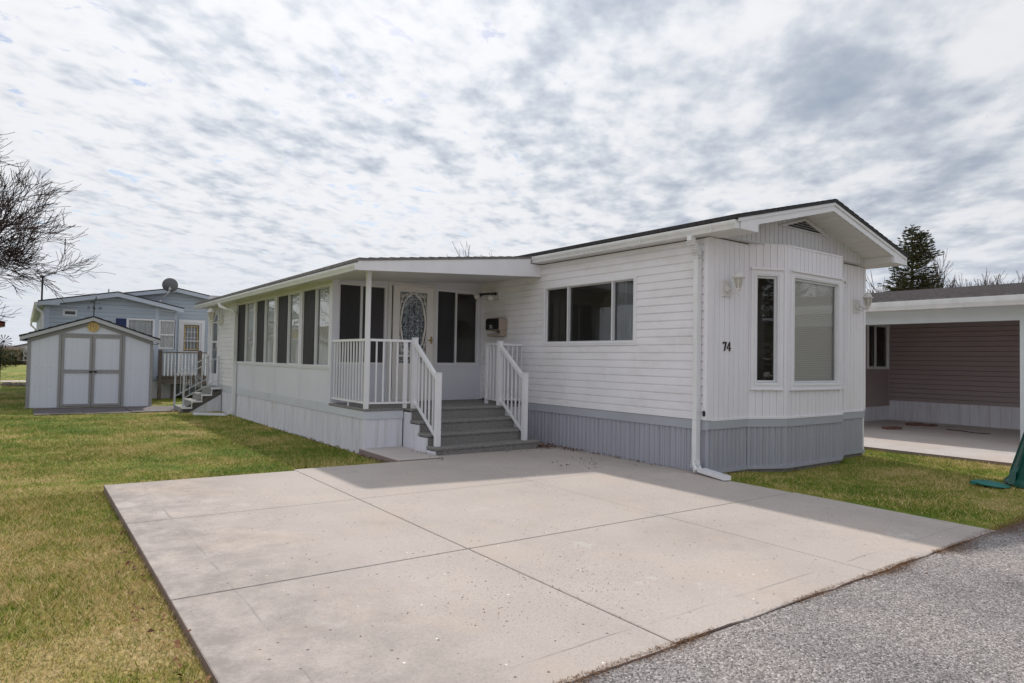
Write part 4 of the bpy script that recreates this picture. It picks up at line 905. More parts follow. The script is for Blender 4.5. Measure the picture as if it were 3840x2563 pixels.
m = MB(); m.prism([(-.018, y, z) for y, z in ((4.08, 1.18), (4.36, 1.18), (4.33, 1.14), (4.33, 1.10), (4.08, 1.07))], (-.02, 0, 0)); m.wb(-.15, -.018, 4.10, 4.44, 1.075, 1.095); m.wb(-.165, -.15, 4.10, 4.44, 1.075, 1.12); m.wb(-.15, -.018, 4.075, 4.10, 1.075, 1.18); m.build('newspaper_holder', beige, mx_, bevel=.005)
m = MB(); m.lathe((-.024, .034, .08), [(.028, 0), (.026, .012), (.012, .016)], 14, axis=(-1, 0, 0))
o_ = m.build('cable_cover', blackm, org=(-.024, .034, .08)); o_.scale = (1, .75, 1.35); tagit(o_, 'small black oval cover low on the corner trim by the downspout', 'cover')
# downspout extension troughs
def trough(a, b, w, h, name, label):
    A, B = Vector(a), Vector(b); t = (B-A).normalized(); x = t.cross(V3(0, 0, 1)).normalized(); m = MB(); pr = [(-w/2, h), (-w/2, 0), (w/2, 0), (w/2, h), (w/2-.004, h), (w/2-.004, .004), (-w/2+.004, .004), (-w/2+.004, h)]
    m.prism([A+x*i+V3(0, 0, j) for i, j in pr], B-A)
    for k in range(int((B-A).length/.035)): p = A+t*(.03+.035*k); m.prism([p+x*i+V3(0, 0, j) for i, j in ((-w/2-.003, -.001), (w/2+.003, -.001), (w/2+.003, h+.003), (-w/2-.003, h+.003))], t*.012)
    tagit(m.build(name, trimw, org=a), label, 'downspout extension')
trough((-.085, .03, -.605), (-.20, -.42, -.625), .10, .045, 'downspout_extension', 'white ribbed downspout extension lying at the driveway edge below the corner')
trough((-2.97, 10.36, -.645), (-3.52, 10.86, -.645), .09, .05, 'downspout_extension', 'long white downspout extension lying on the lawn beside the side steps')

# ------------------------------------------------------------------ shed
SO = V3(-6.485, 14.288, GZ); su = V3(2.558, -.309, 0).normalized(); sn = V3(-.12, -.993, 0).normalized(); sn = V3(su.y, -su.x, 0)
SF = Fr(SO, su, sn); SWd = 2.577; D_ = 1.9
shed = thing('garden_shed', 'pale garden shed with double doors, dark roof and a round yellow disc', 'shed', SF.p(SWd/2, 0, 0))
def sz(a): return 2.232-abs(a-1.288)*.358     # top of roofing along the front
m = MB(); siding_v(m, SF, .05, SWd-.05, .01, 3, [(.618, 1.949, 0, 1.775)], prof=((0, 0), (.002, -.0015), (.004, 0)), p=.1016, zt=lambda u: sz(u)-.13)
m.build('front_wall', shedw, shed)
m = MB(); SL = Fr(SO, -sn, -su); siding_v(m, SL, 0, D_, .01, 1.60, prof=((0, 0), (.002, -.0015), (.004, 0)), p=.1016); SR = Fr(SO+su*SWd, -sn, su); siding_v(m, SR, 0, D_, .01, 1.60, prof=((0, 0), (.002, -.0015), (.004, 0)), p=.1016)
SB = Fr(SO-sn*D_, su, -sn); siding_v(m, SB, 0, SWd, .01, 3, zt=lambda u: sz(u)-.13); m.build('side_wall', shedw, shed)
m = MB(); m.box(SF, -.012, .06, -.02, .016, .0, 1.62); m.box(SF, SWd-.06, SWd+.012, -.02, .016, 0, 1.62)
for s in (-1, 1):
    a0 = 1.288; a1 = 1.288+s*1.30; m.prism([SF.p(a0, .003, sz(a0)-.115), SF.p(a1, .003, sz(a1)-.115), SF.p(a1, .003, sz(a1)-.215), SF.p(a0, .003, sz(a0)-.205)], sn*.018)
m.box(SF, .60, .655, 0, .020, 0, 1.80); m.box(SF, 1.912, 1.967, 0, .020, 0, 1.80); m.box(SF, .655, 1.912, 0, .022, 1.755, 1.80); m.box(SF, .655, 1.912, 0, .022, .01, .035); m.build('trim', taupe, shed)
for (x0, x1) in ((.662, 1.279), (1.287, 1.905)):
    m = MB(); siding_v(m, SF, x0, x1, .05, 1.75, prof=((0, .004), (.002, .0025), (.004, .004)), p=.1016); dd = m.build('door', shedw, shed)
    m = MB(); frame_ring(m, SF, x0, x1, .045, 1.752, .052, .004, .022); m.box(SF, x0+.052, x1-.052, .004, .020, .84, .925); m.build('door_frame', taupe, dd)
    m = MB(); n = 5
    for k in range(n):
        for z in (.085, .80, .95, 1.71): q = SF.p(x0+.07+(x1-x0-.14)*k/(n-1), .024, z); m.lathe(q, [(.005, -.002), (.004, .003)], 6, axis=sn)
    m.build('screw', darkbr, dd)
m = MB()
for x in (.16, .30, .45, 2.10, 2.26, 2.42):
    for z in (.52, .97): m.lathe(SF.p(x, .0, z), [(.007, 0), (.005, .004)], 6, axis=sn)
m.build('screw', darkbr, shed)
m = MB(); m.tube([SF.p(1.262, .03, .88), SF.p(1.262, .05, .89), SF.p(1.33, .055, .885), SF.p(1.36, .05, .88)], .010, 6); m.box(SF, 1.235, 1.275, .022, .05, .845, .90); m.box(SF, 1.345, 1.385, .022, .05, .85, .895); m.build('latch', blackm, shed)
m = MB()
for s in (-1, 1):
    a0, a1 = 1.288, 1.288+s*1.452; f = .12
    m.prism([SF.p(a0, f, sz(a0)), SF.p(a1, f, sz(a1)), SF.p(a1, f, sz(a1)-.03), SF.p(a0, f, sz(a0)-.03)], -sn*(D_+.24))
    k = 0
    for k in range(8):
        b0 = a1-s*k*.18; b1 = b0-s*.18; m.prism([SF.p(b0, f+.006, sz(b0)), SF.p(b0, f+.006, sz(b0)+.014), SF.p(b1, f+.006, sz(b1)+.002)], -sn*(D_+.25))
m.build('roof', shingle, shed)
m = MB()
for s in (-1, 1):
    a0, a1 = 1.288, 1.288+s*1.438; m.prism([SF.p(a0, .10, sz(a0)-.03), SF.p(a1, .10, sz(a1)-.03), SF.p(a1, .10, sz(a1)-.115), SF.p(a0, .10, sz(a0)-.115)], sn*.014)
    m.prism([SF.p(a1, .10, sz(a1)-.03), SF.p(a1, .10, sz(a1)-.13), SF.p(a1-s*.012, .10, sz(a1)-.13), SF.p(a1-s*.012, .10, sz(a1)-.03)], -sn*(D_+.2))
    m.prism([SF.p(a1, .10, sz(a1)-.128), SF.p(a1-s*.17, .10, sz(a1)-.128), SF.p(a1-s*.17, .10, sz(a1)-.118), SF.p(a1, .10, sz(a1)-.118)], -sn*(D_+.2))
m.build('fascia', shedf, shed)
m = MB(); m.box(SF, -.03, SWd+.03, -D_, .03, -.02, .012); m.build('floor_frame', wood, shed)
# sun disc on the shed
dc = thing('sun_disc', 'round yellow disc with raised face lines in the shed gable', 'wall ornament', SF.p(1.285, .03, 1.973))
m = MB(); m.lathe(SF.p(1.285, .004, 1.973), [(.126, 0), (.126, .018), (.118, .026), (.108, .020), (.0, .022)], 32, axis=sn); m.build('disc', yellowc, dc)
m = MB(); m.box(SF, 1.275, 1.29, .026, .034, 1.93, 2.04)
for s in (-1, 1): m.tube([SF.p(1.283+s*.02, .028, 1.90), SF.p(1.283+s*.055, .030, 1.925), SF.p(1.283+s*.06, .030, 1.97), SF.p(1.283+s*.05, .030, 2.02)], .006, 5)
for k in range(12):
    a = k*math.pi/6+.26; m.tube([SF.p(1.285+.085*math.cos(a), .026, 1.973+.085*math.sin(a)), SF.p(1.285+.104*math.cos(a), .026, 1.973+.104*math.sin(a))], .005, 5)
m.build('face_relief', mat('ochre_relief', (0.27, 0.14, 0.04), .6, .1, 10), dc)
# weathervane
vn = thing('weathervane', 'dark weathervane with compass letters and a bird on the shed ridge', 'weathervane', SF.p(1.285, 0, 2.235))
m = MB(); m.tube([SF.p(1.285, -.02, 2.20), SF.p(1.285, -.02, 2.60)], .012, 6); m.lathe(SF.p(1.285, -.02, 2.435), [(.0, -.03), (.024, -.01), (.024, .01), (0, .03)], 8); m.bar(SF.p(1.175, -.02, 2.437), SF.p(1.40, -.02, 2.437), .008); m.bar(SF.p(1.285, -.14, 2.437), SF.p(1.285, .10, 2.437), .008); m.build('mast', blackm, vn)
m = MB(); glyph(m, 'E', SF, 1.188, 2.40, .080, -.026, -.014, flip=True); m.build('compass_letter', blackm, vn); m = MB(); glyph(m, 'W', SF, 1.38, 2.40, .080, -.026, -.014); m.build('compass_letter', blackm, vn); m = MB(); glyph(m, 'N', SF, 1.266, 2.405, .06, -.144, -.138); m.build('compass_letter', blackm, vn); m = MB(); glyph(m, 'S', SF, 1.266, 2.405, .06, .098, .104); m.build('compass_letter', blackm, vn)
vp = [(0, 0), (.03, .035), (.07, .03), (.10, .055), (.118, .095), (.125, .13), (.140, .145), (.152, .130), (.146, .10), (.142, .06), (.130, .02), (.10, -.005), (.055, -.012)]
m = MB(); m.prism([SF.p(1.185+x, -.023, 2.575+z*1.0) for x, z in vp], sn*.006); m.bar(SF.p(1.19, -.02, 2.562), SF.p(1.385, -.02, 2.545), .007); m.prism([SF.p(1.385, -.023, 2.56), SF.p(1.405, -.023, 2.543), SF.p(1.380, -.023, 2.53)], sn*.006); m.build('bird', mat('verdigris', (0.07, 0.085, 0.085), .6, .2, 12), vn)

# ------------------------------------------------------------------ blue grey home behind
bh = thing('blue_home', 'pale blue-grey home with low gabled roofs and navy shutter behind the shed', 'house', (-4.4, 17.3, GZ))
FBW = Fr((0, 17.3, 0), (1, 0, 0), (0, -1, 0)); bl0, bl1 = -6.13, -3.40
def bz(x): return 2.455-abs(x+4.432)*(.205 if x < -4.432 else .215)
zl = lambda z: max(bl0, -4.432-(2.35-z)/.205) if z > 1.9 else bl0
m = MB(); siding_h(m, FBW, bl0, -2.85, -.11, 2.33, [(-5.69, -5.40, 1.71, 1.86), (-4.15, -3.44, .82, 1.70), (-3.315, -2.885, .83, 1.69)], h=.1155, uL=zl, uR=lambda z: min(-2.85, -4.432+(2.35-z)/.215))
m.build('wall', bluesid, bh)
m = MB(); FBL = Fr((bl0, 17.3, 0), (0, 1, 0), (-1, 0, 0)); siding_h(m, FBL, 0, 13, -.11, 1.95, h=.1155); FBR = Fr((-2.85, 17.3, 0), (0, 1, 0), (1, 0, 0)); siding_h(m, FBR, 0, 1.3, -.11, 2.1, h=.1155)
m.box(FBL, 0, 13, -.03, 0, -.66, -.11); m.build('side_wall', bluesid, bh)
m = MB(); m.box(FBW, bl0-.012, bl0+.10, -.02, .022, -.11, 1.96); m.box(FBW, -3.43, -3.335, -.02, .024, -.11, 2.12); m.box(FBW, -2.90, -2.84, -.02, .022, -.11, 1.97); m.build('corner_trim', bluetrim, bh)
m = MB(); siding_v(m, FBW, bl0, -2.85, -.66, -.11, p=.12, prof=GRV); m.build('skirting', skirtw, bh)
window(bh, FBW, -5.715, -5.385, 1.695, 1.875, [], fw=.035, depth=.3)
window(bh, FBW, -4.165, -3.43, .81, 1.71, [], fw=.05, depth=.3, fills=[curtain], muntin=(4, 4))
window(bh, FBW, -3.325, -2.875, .82, 1.70, [], fw=.045, depth=.3, fills=[curtain], muntin=(3, 4))
m = MB(); m.box(FBW, -3.28, -2.92, -.02, .028, 1.235, 1.275); m.build('window_rail', trimw, bh)
m = MB(); m.box(FBW, -4.435, -4.175, 0, .03, .84, 1.69)
for k in range(16): m.box(FBW, -4.41, -4.20, .03, .040, .87+.05*k, .90+.05*k)
m.build('shutter', navy, bh)
m = MB()
for s, xe in ((-1, -6.29), (1, -2.69)):
    m.prism([(-4.432, 17.0, bz(-4.432)), (xe, 17.0, bz(xe)), (xe, 17.0, bz(xe)-.03), (-4.432, 17.0, bz(-4.432)-.03)], (0, 13.6, 0))
m.build('roof', shingle, bh)
m = MB()
for s, xe, xb_ in ((-1, -6.28, -6.28), (1, -2.70, -2.70)):
    m.prism([(-4.432, 17.01, bz(-4.432)-.03), (xe, 17.01, bz(xe)-.03), (xe, 17.01, bz(xe)-.145), (-4.432, 17.01, bz(-4.432)-.155)], (0, .02, 0))
m.prism([(-6.28, 17.005, 2.04), (-5.80, 17.005, 2.13), (-5.80, 17.005, 1.975), (-6.28, 17.005, 1.955)], (0, .02, 0))
m.wb(-6.29, -6.27, 17.03, 30.6, 1.95, 2.05); m.wb(-6.29, -6.12, 17.03, 30.6, 1.955, 1.965); m.prism([(-6.28, 17.03, 1.965), (-2.70, 17.03, 1.965), (-2.70, 17.03, 1.955), (-6.28, 17.03, 1.955)], (0, .005, 0)); m.build('fascia', bluetrim, bh)
m = MB(); m.prism([(-6.29-a, 17.03, 1.94+b) for a, b in ((0, .09), (0, 0), (.05, 0), (.08, .07), (.08, .09))], (0, 13.6, 0)); m.tube([(-6.33, 17.1, 1.94), (-6.33, 17.1, 1.87), (-6.20, 17.18, 1.76), (-6.17, 17.2, 1.66), (-6.17, 17.2, -.55)], .04, 8); m.tube([(-6.33, 30.5, 1.94), (-6.33, 30.5, 1.82), (-6.17, 30.5, 1.66), (-6.17, 30.5, -.5)], .04, 8); m.build('gutter', gutterw, bh)
m = MB(); m.tube([(-6.20, 17.55, 2.0), (-6.20, 17.55, 2.76)], .024, 8); m.lathe((-6.20, 17.55, 2.76), [(.024, 0), (.055, .012), (.055, .035), (0, .05)], 10); m.build('stove_pipe', blackm, bh)
m = MB(); m.tube([(-4.56, 18.2, 2.3), (-4.56, 18.2, 2.60)], .022, 8); m.build('vent_pipe', trimw, bh)
# second, set-back block with door
FB2 = Fr((0, 18.6, 0), (1, 0, 0), (0, -1, 0))
def b2(x): return 2.81-abs(x+2.69)*.185
m = MB(); siding_h(m, FB2, -4.9, -.5, -.11, 2.72, [(-2.50, -1.84, -.11, 1.74)], h=.1155, uL=lambda z: max(-4.9, -2.69-(2.70-z)/.185), uR=lambda z: min(-.5, -2.69+(2.70-z)/.185)); m.box(FB2, -4.9, -.5, -.05, -.02, -.66, -.11); m.build('wall', bluesid, bh)
m = MB()
for xe in (-5.1, -.3): m.prism([(-2.69, 18.35, b2(-2.69)), (xe, 18.35, b2(xe)), (xe, 18.35, b2(xe)-.03), (-2.69, 18.35, b2(-2.69)-.03)], (0, 12, 0))
m.build('roof', shingle, bh)
m = MB()
for xe in (-5.1, -.3): m.prism([(-2.69, 18.36, b2(-2.69)-.03), (xe, 18.36, b2(xe)-.03), (xe, 18.36, b2(xe)-.135), (-2.69, 18.36, b2(-2.69)-.145)], (0, .02, 0))
m.build('fascia', bluetrim, bh)
m = MB(); frame_ring(m, FB2, -2.56, -1.78, -.11, 1.80, .10, -.05, .03); bd = m.build('door', trimw, bh)
m = MB(); panel_holes(m, FB2, -2.46, -1.88, -.10, 1.70, [(-2.40, -1.94, .78, 1.64), (-2.40, -1.94, .10, .70)], -.03, .0); m.box(FB2, -2.40, -1.94, -.02, .004, 1.10, 1.13); m.build('door_leaf', trimw, bd)
m = MB(); m.box(FB2, -2.40, -1.94, -.04, -.02, .10, .70); m.build('door_panel', bluetrim, bd)
m = MB(); frame_ring(m, FB2, -2.375, -1.965, .82, 1.61, .03, -.08, -.06); m.build('inner_frame', yellowc, bd)
m = MB(); m.quad(*[FB2.p(a, -.10, c) for a, c in ((-2.42, .76), (-1.92, .76), (-1.92, 1.66), (-2.42, 1.66))]); m.build('curtain', curtain_d, bd)
m = MB(); [m.box(FB2, x-.008, x+.008, -.075, -.065, .84, 1.60) for x in (-2.27, -2.17, -2.07)]; [m.box(FB2, -2.37, -1.97, -.074, -.066, z-.008, z+.008) for z in (1.22, 1.41)]; m.build('muntin', trimw, bd)
# deck
m = MB(); m.wb(-3.34, -.9, 16.72, 17.27, -.02, .015); m.wb(-2.82, -.9, 17.27, 18.55, -.02, .015); m.build('deck_floor', wood, bh)
m = MB(); m.wb(-3.34, -.9, 16.71, 16.75, -.21, -.10); m.wb(-3.34, -.9, 16.75, 16.80, -.10, -.025); [post(m, x, 17.0, -.66, -.1, .09) for x in (-2.95, -2.6, -1.9)]; m.build('deck_beam', wood, bh)
m = MB(); m.wb(-3.36, -.9, 16.66, 16.78, .715, .745); m.wb(-3.34, -.9, 16.70, 16.74, .02, .055)
for x in (-3.34, -2.27, -1.2): post(m, x, 16.72, -.66, .77, .095); m.lathe((x, 16.72, .77), [(.06, 0), (.05, .02), (0, .035)], 6)
dr = m.build('deck_railing', wood, bh)
for k in range(22):
    x = -3.225+.0925*k
    if abs(x+2.27) < .05: continue
    q = MB()
    if k % 2 and k > 1: q.lathe((x, 16.70, .03), [(.018, 0), (.018, .22), (.011, .24), (.020, .27), (.011, .30), (.022, .36), (.011, .42), (.018, .46), (.018, .70)], 8)
    else: q.wb(x-.019, x+.019, 16.69, 16.715, .03, .73)
    q.build('baluster', trimw, dr)
# satellite dish
dt = thing('satellite_dish', 'round grey satellite dish on a bent mast above the blue roof', 'satellite dish', (-3.143, 18.45, 2.373))
dn = V3(.15, .97, .25).normalized(); dcen = V3(-2.90, 18.25, 2.85)
m = MB(); m.lathe(dcen, [(.0, .0), (.08, .006), (.15, .022), (.205, .045), (.225, .055), (.228, .06), (.20, .052), (.14, .03), (.0, .012)], 28, axis=dn, caps=False); m.build('reflector', dishm, dt, smooth=True)
m = MB(); m.tube([(-3.14, 18.45, 2.38), (-3.06, 18.33, 2.46), (-2.95, 18.22, 2.60), (-2.91, 18.20, 2.75)], .022, 8); m.bar((-2.95, 18.2, 2.74), (-2.87, 18.2, 2.74), .05); m.bar((-2.91, 18.21, 2.68), (-2.91, 18.20, 2.80), .035); m.lathe((-3.14, 18.45, 2.37), [(.06, -.06), (.05, .01)], 10); m.build('mast', galv, dt)

# ------------------------------------------------------------------ carport home on the right
ch = thing('carport_home', 'brown-sided home with an open white carport right of the main home', 'house', (9, 0, GZ))
XW = 10.95; FC1 = Fr((XW, 0, 0), (0, -1, 0), (-1, 0, 0)); FC2 = Fr((0, 2.75, 0), (1, 0, 0), (0, -1, 0))
m = MB(); siding_h(m, FC1, -9, 9, -.175, 2.2, h=.1016*1.12, d=.022)
for y in (2.10, .365): m.box(FC1, -y-.055, -y+.055, 0, .022, -.045, .02)
m.build('side_wall', brownsid, ch)
m = MB(); siding_v(m, FC1, -9, 9, -.66, -.175, p=.2, prof=((0, .02), (.006, .008), (.014, .008), (.02, .02))); m.box(FC1, -9, 9, 0, .03, -.182, -.168); siding_v(m, FC2, 7.5, XW-.02, -.66, -.31, p=.2, prof=((0, .0), (.2, 0))); m.build('skirting', skirtw, ch)
m = MB(); siding_v(m, FC2, 7.5, XW-.02, -.31, 2.2, [(9.83, 10.90, .63, 1.70)], p=.1, prof=GRV); m.box(FC2, XW-.06, XW-.01, 0, .02, -.3, 2.0); m.build('porch_wall', brownsid, ch)
cw = window(ch, FC2, 9.80, 10.92, .61, 1.72, [10.22], fw=.04, depth=.5, fills=[None, None], sash=.04)
m = MB(); m.wb(XW, 15.5, -9, 9, -.6, 2.15); m.build('body_wall', brownsid, ch)
def cz_(x): return 1.955+(x-6.93)*.136
m = MB(); YA2, YB2 = -9, 12
m.prism([(6.90, YA2, cz_(6.90)), (12.9, YA2, cz_(12.9)), (12.9, YA2, cz_(12.9)-.04), (6.90, YA2, cz_(6.90)-.04)], (0, YB2-YA2, 0)); m.prism([(18.9, YA2, cz_(6.90)), (12.9, YA2, cz_(12.9)), (12.9, YA2, cz_(12.9)-.04), (18.9, YA2, cz_(6.90)-.04)], (0, YB2-YA2, 0))
k = 0
while 6.90+.15*k < 12.88:
    a = 6.90+.15*k; b = min(a+.15, 12.9); m.quad((a, YA2-.01, cz_(a)+.014), (b, YA2-.01, cz_(b)+.002), (b, YB2, cz_(b)+.002), (a, YB2, cz_(a)+.014)); m.quad((a, YA2-.01, cz_(a)), (a, YA2-.01, cz_(a)+.014), (a, YB2, cz_(a)+.014), (a, YB2, cz_(a))); k += 1
m.build('roof', shingle2, ch)
m = MB(); m.prism([(6.985-a, YA2, 1.765+b) for a, b in ((0, .17), (0, 0), (.05, 0), (.06, .03), (.085, .08), (.09, .13), (.09, .17), (.08, .17), (.075, .13), (.01, .15))], (0, YB2-YA2, 0)); m.build('gutter', gutterw, ch)
m = MB(); m.wb(6.99, 7.36, YA2, YB2, 1.765, 1.775); m.wb(7.48, XW, YA2, 2.74, 1.80, 1.81); m.build('soffit', soffitm, ch)
cpost = mat('carport_white', (0.62, 0.67, 0.70), .45, .03, 3)
m = MB(); m.wb(7.36, 7.48, YA2, YB2, 1.528, 1.80); m.build('beam', cpost, ch)
for y in (-1.04, -4.4): m = MB(); m.wb(7.36, 7.48, y-.06, y+.06, -.65, 1.528); m.build('post', cpost, ch)
# loose bricks
def brick(x, y, rz, label, dx=.19, dz=.055):
    c, s = math.cos(rz), math.sin(rz); f = Fr((x, y, -.648), (c, s, 0), (-s, c, 0)); m = MB(); m.box(f, -dx, dx, -.07, .07, 0, dz); tagit(m.build('paving_brick', brickm, org=(x, y, -.648), bevel=.008), label, 'brick', 'loose bricks under the carport')
brick(8.24, 1.50, -.5, 'red brick lying alone on the carport floor nearest the lawn'); brick(9.70, 1.63, -.6, 'red brick lying nearest the brown wall inside the carport'); brick(9.92, 1.40, -.2, 'dark flat brick touching the brick nearest the brown wall', .15, .035)
m = MB(); m.tube([(9.3, .85, -.64), (9.15, .5, -.636), (9.0, .25, -.64), (9.05, -.02, -.636)], .008, 5); tagit(m.build('fallen_twig', bark, org=(9.1, .4, -.64)), 'thin dark twig lying on the carport floor', 'twig')

# ------------------------------------------------------------------ green bin
bn = thing('garbage_bin', 'dark green tapered bin standing on the right-hand lawn', 'bin', (3.02, -2.46, GZ-.033))
m = MB(); c = (3.02, -2.46, GZ-.033); m.lathe(c, [(.39, .0), (.41, .015), (.40, .05), (.36, .09), (.345, .12), (.145, .78), (.155, .80), (.15, .84), (.0, .85)], 28)
for k in range(10): a = 2*math.pi*k/10; d = V3(math.cos(a), math.sin(a), 0); m.bar(Vector(c)+d*.335+V3(0, 0, .15), Vector(c)+d*.160+V3(0, 0, .76), .02)
m.build('body', greenp, bn)
m = MB(); m.prism([(2.66, -2.19, GZ), (2.72, -2.13, GZ), (2.83, -2.24, GZ), (2.83, -2.24, GZ+.19), (2.80, -2.24, GZ+.21), (2.72, -2.19, GZ+.14)], (.02, -.06, 0)); m.build('foot', greenp, bn)
m = MB(); lc = V3(2.50, -2.07, GZ-.018); m.lathe(lc, [(.17, 0), (.185, .012), (.18, .022), (.15, .026), (.145, .034), (.10, .036), (.095, .044), (.0, .046)], 28)
m.bar(lc+V3(-.17, .10, .015), lc+V3(-.21, .13, .015), .04, .03)
lid = m.build('bin_lid', greenp2, org=tuple(lc)); lid.rotation_euler = (R_(4), R_(3), 0); tagit(lid, 'round green lid lying on the grass beside the dark green bin', 'lid')

# ------------------------------------------------------------------ bare trees
def branch_mesh(mb, rnd, p, d, L, r, lvl, maxl, up=.12, spread=.55, kids=(3, 5), wig=.16, seg0=5, rmin=.0055):
    n = max(3, int(4-lvl*.3)+1); pts = [p.copy()]; rad = [r]; q = p.copy(); dd = d.copy()
    for i in range(n):
        dd = (dd + Vector((rnd.gauss(0, wig), rnd.gauss(0, wig), rnd.gauss(0, wig)+up))).normalized(); q = q+dd*(L/n); pts.append(q.copy()); rad.append(max(rmin, r*(1-.42*(i+1)/n)))
    mb.tube(pts, rad, max(3, seg0-lvl), cap=False)
    if lvl >= maxl: return
    nk = rnd.randint(*kids)
    for k in range(nk):
        f = rnd.uniform(.3, 1.0) if k else 1.0; i = min(int(f*n), n-1); g = f*n-i; bp = pts[i].lerp(pts[i+1], g)
        ax = (pts[i+1]-pts[i]).normalized(); perp = ax.orthogonal().normalized(); perp = Matrix.Rotation(rnd.uniform(0, 6.283), 3, ax) @ perp
        nd = (ax + perp*rnd.uniform(spread*.6, spread*1.5)).normalized()
        branch_mesh(mb, rnd, bp, nd, L*rnd.uniform(.58, .82), max(rmin, r*(1-.42*f)*rnd.uniform(.5, .74)), lvl+1, maxl, up, spread, kids, wig, seg0, rmin)
def bare_tree(base, limbs, label, tr=.2, th=.9, maxl=5, seed=1, group=None, name='bare_tree', m=bark, **kw):
    rnd = random.Random(seed); b = Vector(base); t = thing(name, label, 'tree', base, group)
    mb = MB(); mb.tube([b+V3(0, 0, -.1), b+V3(.02, 0, th*.5), b+V3(0, .02, th)], [tr*1.25, tr, tr*.95], 12)
    mb.build('trunk', m, t, smooth=True)
    mb = MB()
    for (az, el, L, r) in limbs:
        d = V3(math.cos(R_(az))*math.cos(R_(el)), math.sin(R_(az))*math.cos(R_(el)), math.sin(R_(el)))
        branch_mesh(mb, rnd, b+V3(0, 0, th*.92), d, L, r, 0, maxl, **kw)
    mb.build('crown', m, t, smooth=True); return t
BT = (-10.15, 17.3, GZ)
limbs = [(-38, 22, 2.0, .19), (-46, 44, 2.1, .20), (-5, 45, 1.9, .11), (-75, 42, 2.1, .14), (-32, 62, 2.15, .20), (60, 50, 2.0, .10), (150, 45, 2.2, .12), (210, 40, 2.2, .12), (100, 75, 2.1, .12), (-110, 58, 2.2, .15), (-42, 12, 1.6, .11), (15, 28, 1.8, .09), (-60, 54, 2.1, .16), (-25, 38, 1.8, .11)]
bare_tree(BT, limbs, 'large spreading bare tree at the left edge, its branches reaching over the shed', tr=.28, th=2.75, maxl=5, seed=31, kids=(3, 5), spread=.52, up=.055, wig=.15, rmin=.0058)
vase = lambda n, L, r, e0, e1, s: [(360*k/n+random.Random(s+k).uniform(-20, 20), random.Random(s*7+k).uniform(e0, e1), L*random.Random(s*3+k).uniform(.8, 1.1), r) for k in range(n)]
bare_tree((31.5, 10.3, GZ), vase(12, 2.2, .07, 40, 75, 3), 'bare vase-shaped tree just right of the spruce', tr=.2, th=.8, maxl=4, rmin=.009, seed=15, kids=(4, 5), spread=.32, up=.10, wig=.10, m=bark2, group='bare trees behind the carport roof')
bare_tree((35.0, 8.3, GZ), vase(10, 2.2, .07, 40, 70, 8), 'lower bare tree furthest right behind the carport roof', tr=.2, th=.8, maxl=4, rmin=.009, seed=6, kids=(4, 5), spread=.36, up=.10, wig=.10, m=bark2, group='bare trees behind the carport roof')
bare_tree((15.0, 28.6, GZ), vase(9, 2.12, .07, 60, 84, 5), 'small bare tree top showing above the porch roof', tr=.2, th=1.6, maxl=4, rmin=.010, seed=9, kids=(3, 4), spread=.42, up=.08, wig=.12)
# ------------------------------------------------------------------ spruces
def spruce(base, h, rad, seed, label, group=None, twin=False, dens=1.0):
    rnd = random.Random(seed); b = Vector(base); t = thing('spruce_tree', label, 'tree', base, group)
    mb = MB(); mb.tube([b+V3(0, 0, -.1), b+V3(0, 0, h*.5), b+V3(0, 0, h*.97)], [.17, .10, .012], 8, cap=False)
    if twin: mb.tube([b+V3(0, 0, h*.78), b+V3(.25, -.2, h*.86), b+V3(.30, -.24, h*.965)], [.04, .03, .01], 6, cap=False)
    mb.build('trunk', bark, t)
    fol = MB(); fv = []; ff = []
    def twig(p, d, L):
        side = d.cross(V3(0, 0, 1)).normalized() if abs(d.z) < .95 else V3(1, 0, 0); n = max(3, int(L/.045))
        for k in range(n):
            q = p+d*(L*k/n)
            for s in (-1, 1):
                for up_ in (-.3, .5):
                    e = (d*.7+side*s*rnd.uniform(.5, .9)+V3(0, 0, up_*rnd.uniform(.4, 1.1))).normalized()*rnd.uniform(.06, .11); wv = e.cross(d).normalized()*.015; i = len(fv); fv.extend([q-wv, q+wv, q+e]); ff.append((i, i+1, i+2))
    tops = [(b, h, rad)] + ([(b+V3(.30, -.24, 0), h*.965, rad*.3)] if twin else [])
    for (tb, th_, tr_) in tops:
        z = .5 if tb is b else h*.80
        while z < th_-.05:
            f = 1-(z)/(th_); f = max(0, f); reach = tr_*(f**.78)*1.05 if tb is b else tr_*f*5+.08
            nb = int((5+6*f)*dens)+2; a0 = rnd.uniform(0, 6.28)
            for k in range(nb):
                a = a0+6.283*k/nb+rnd.gauss(0, .22); L = reach*rnd.uniform(.62, 1.16)+.10; el = rnd.uniform(-.18, .25)+.35*(1-f)**2
                d = V3(math.cos(a)*math.cos(el), math.sin(a)*math.cos(el), math.sin(el)); p0 = tb+V3(0, 0, z+rnd.uniform(-.06, .06)); n = max(2, int(L/.16))
                for j in range(n):
                    g = (j+1)/n; p = p0+d*(L*g)+V3(0, 0, -.16*L*g*(1-g)*2+.10*g*g)
                    if g < .22: continue
                    w = L*.34*(1.15-g)+.10
                    for s in (-1, 1):
                        sd = (d*.75+Vector((-d.y, d.x, 0))*s*.75+V3(0, 0, rnd.uniform(-.2, .22))).normalized(); twig(p, sd, w*rnd.uniform(.7, 1.15))
                twig(p0+d*L*.85, d, L*.2+.08)
            z += .17+.12*f
    fol.v = fv; fol.f = ff; fol.build('crown', sprucem, t); return t
spruce((25.9, 8.3, GZ), 7.7, 2.15, 3, 'tall dark spruce with a double tip behind the carport roof', twin=True, dens=1.35)
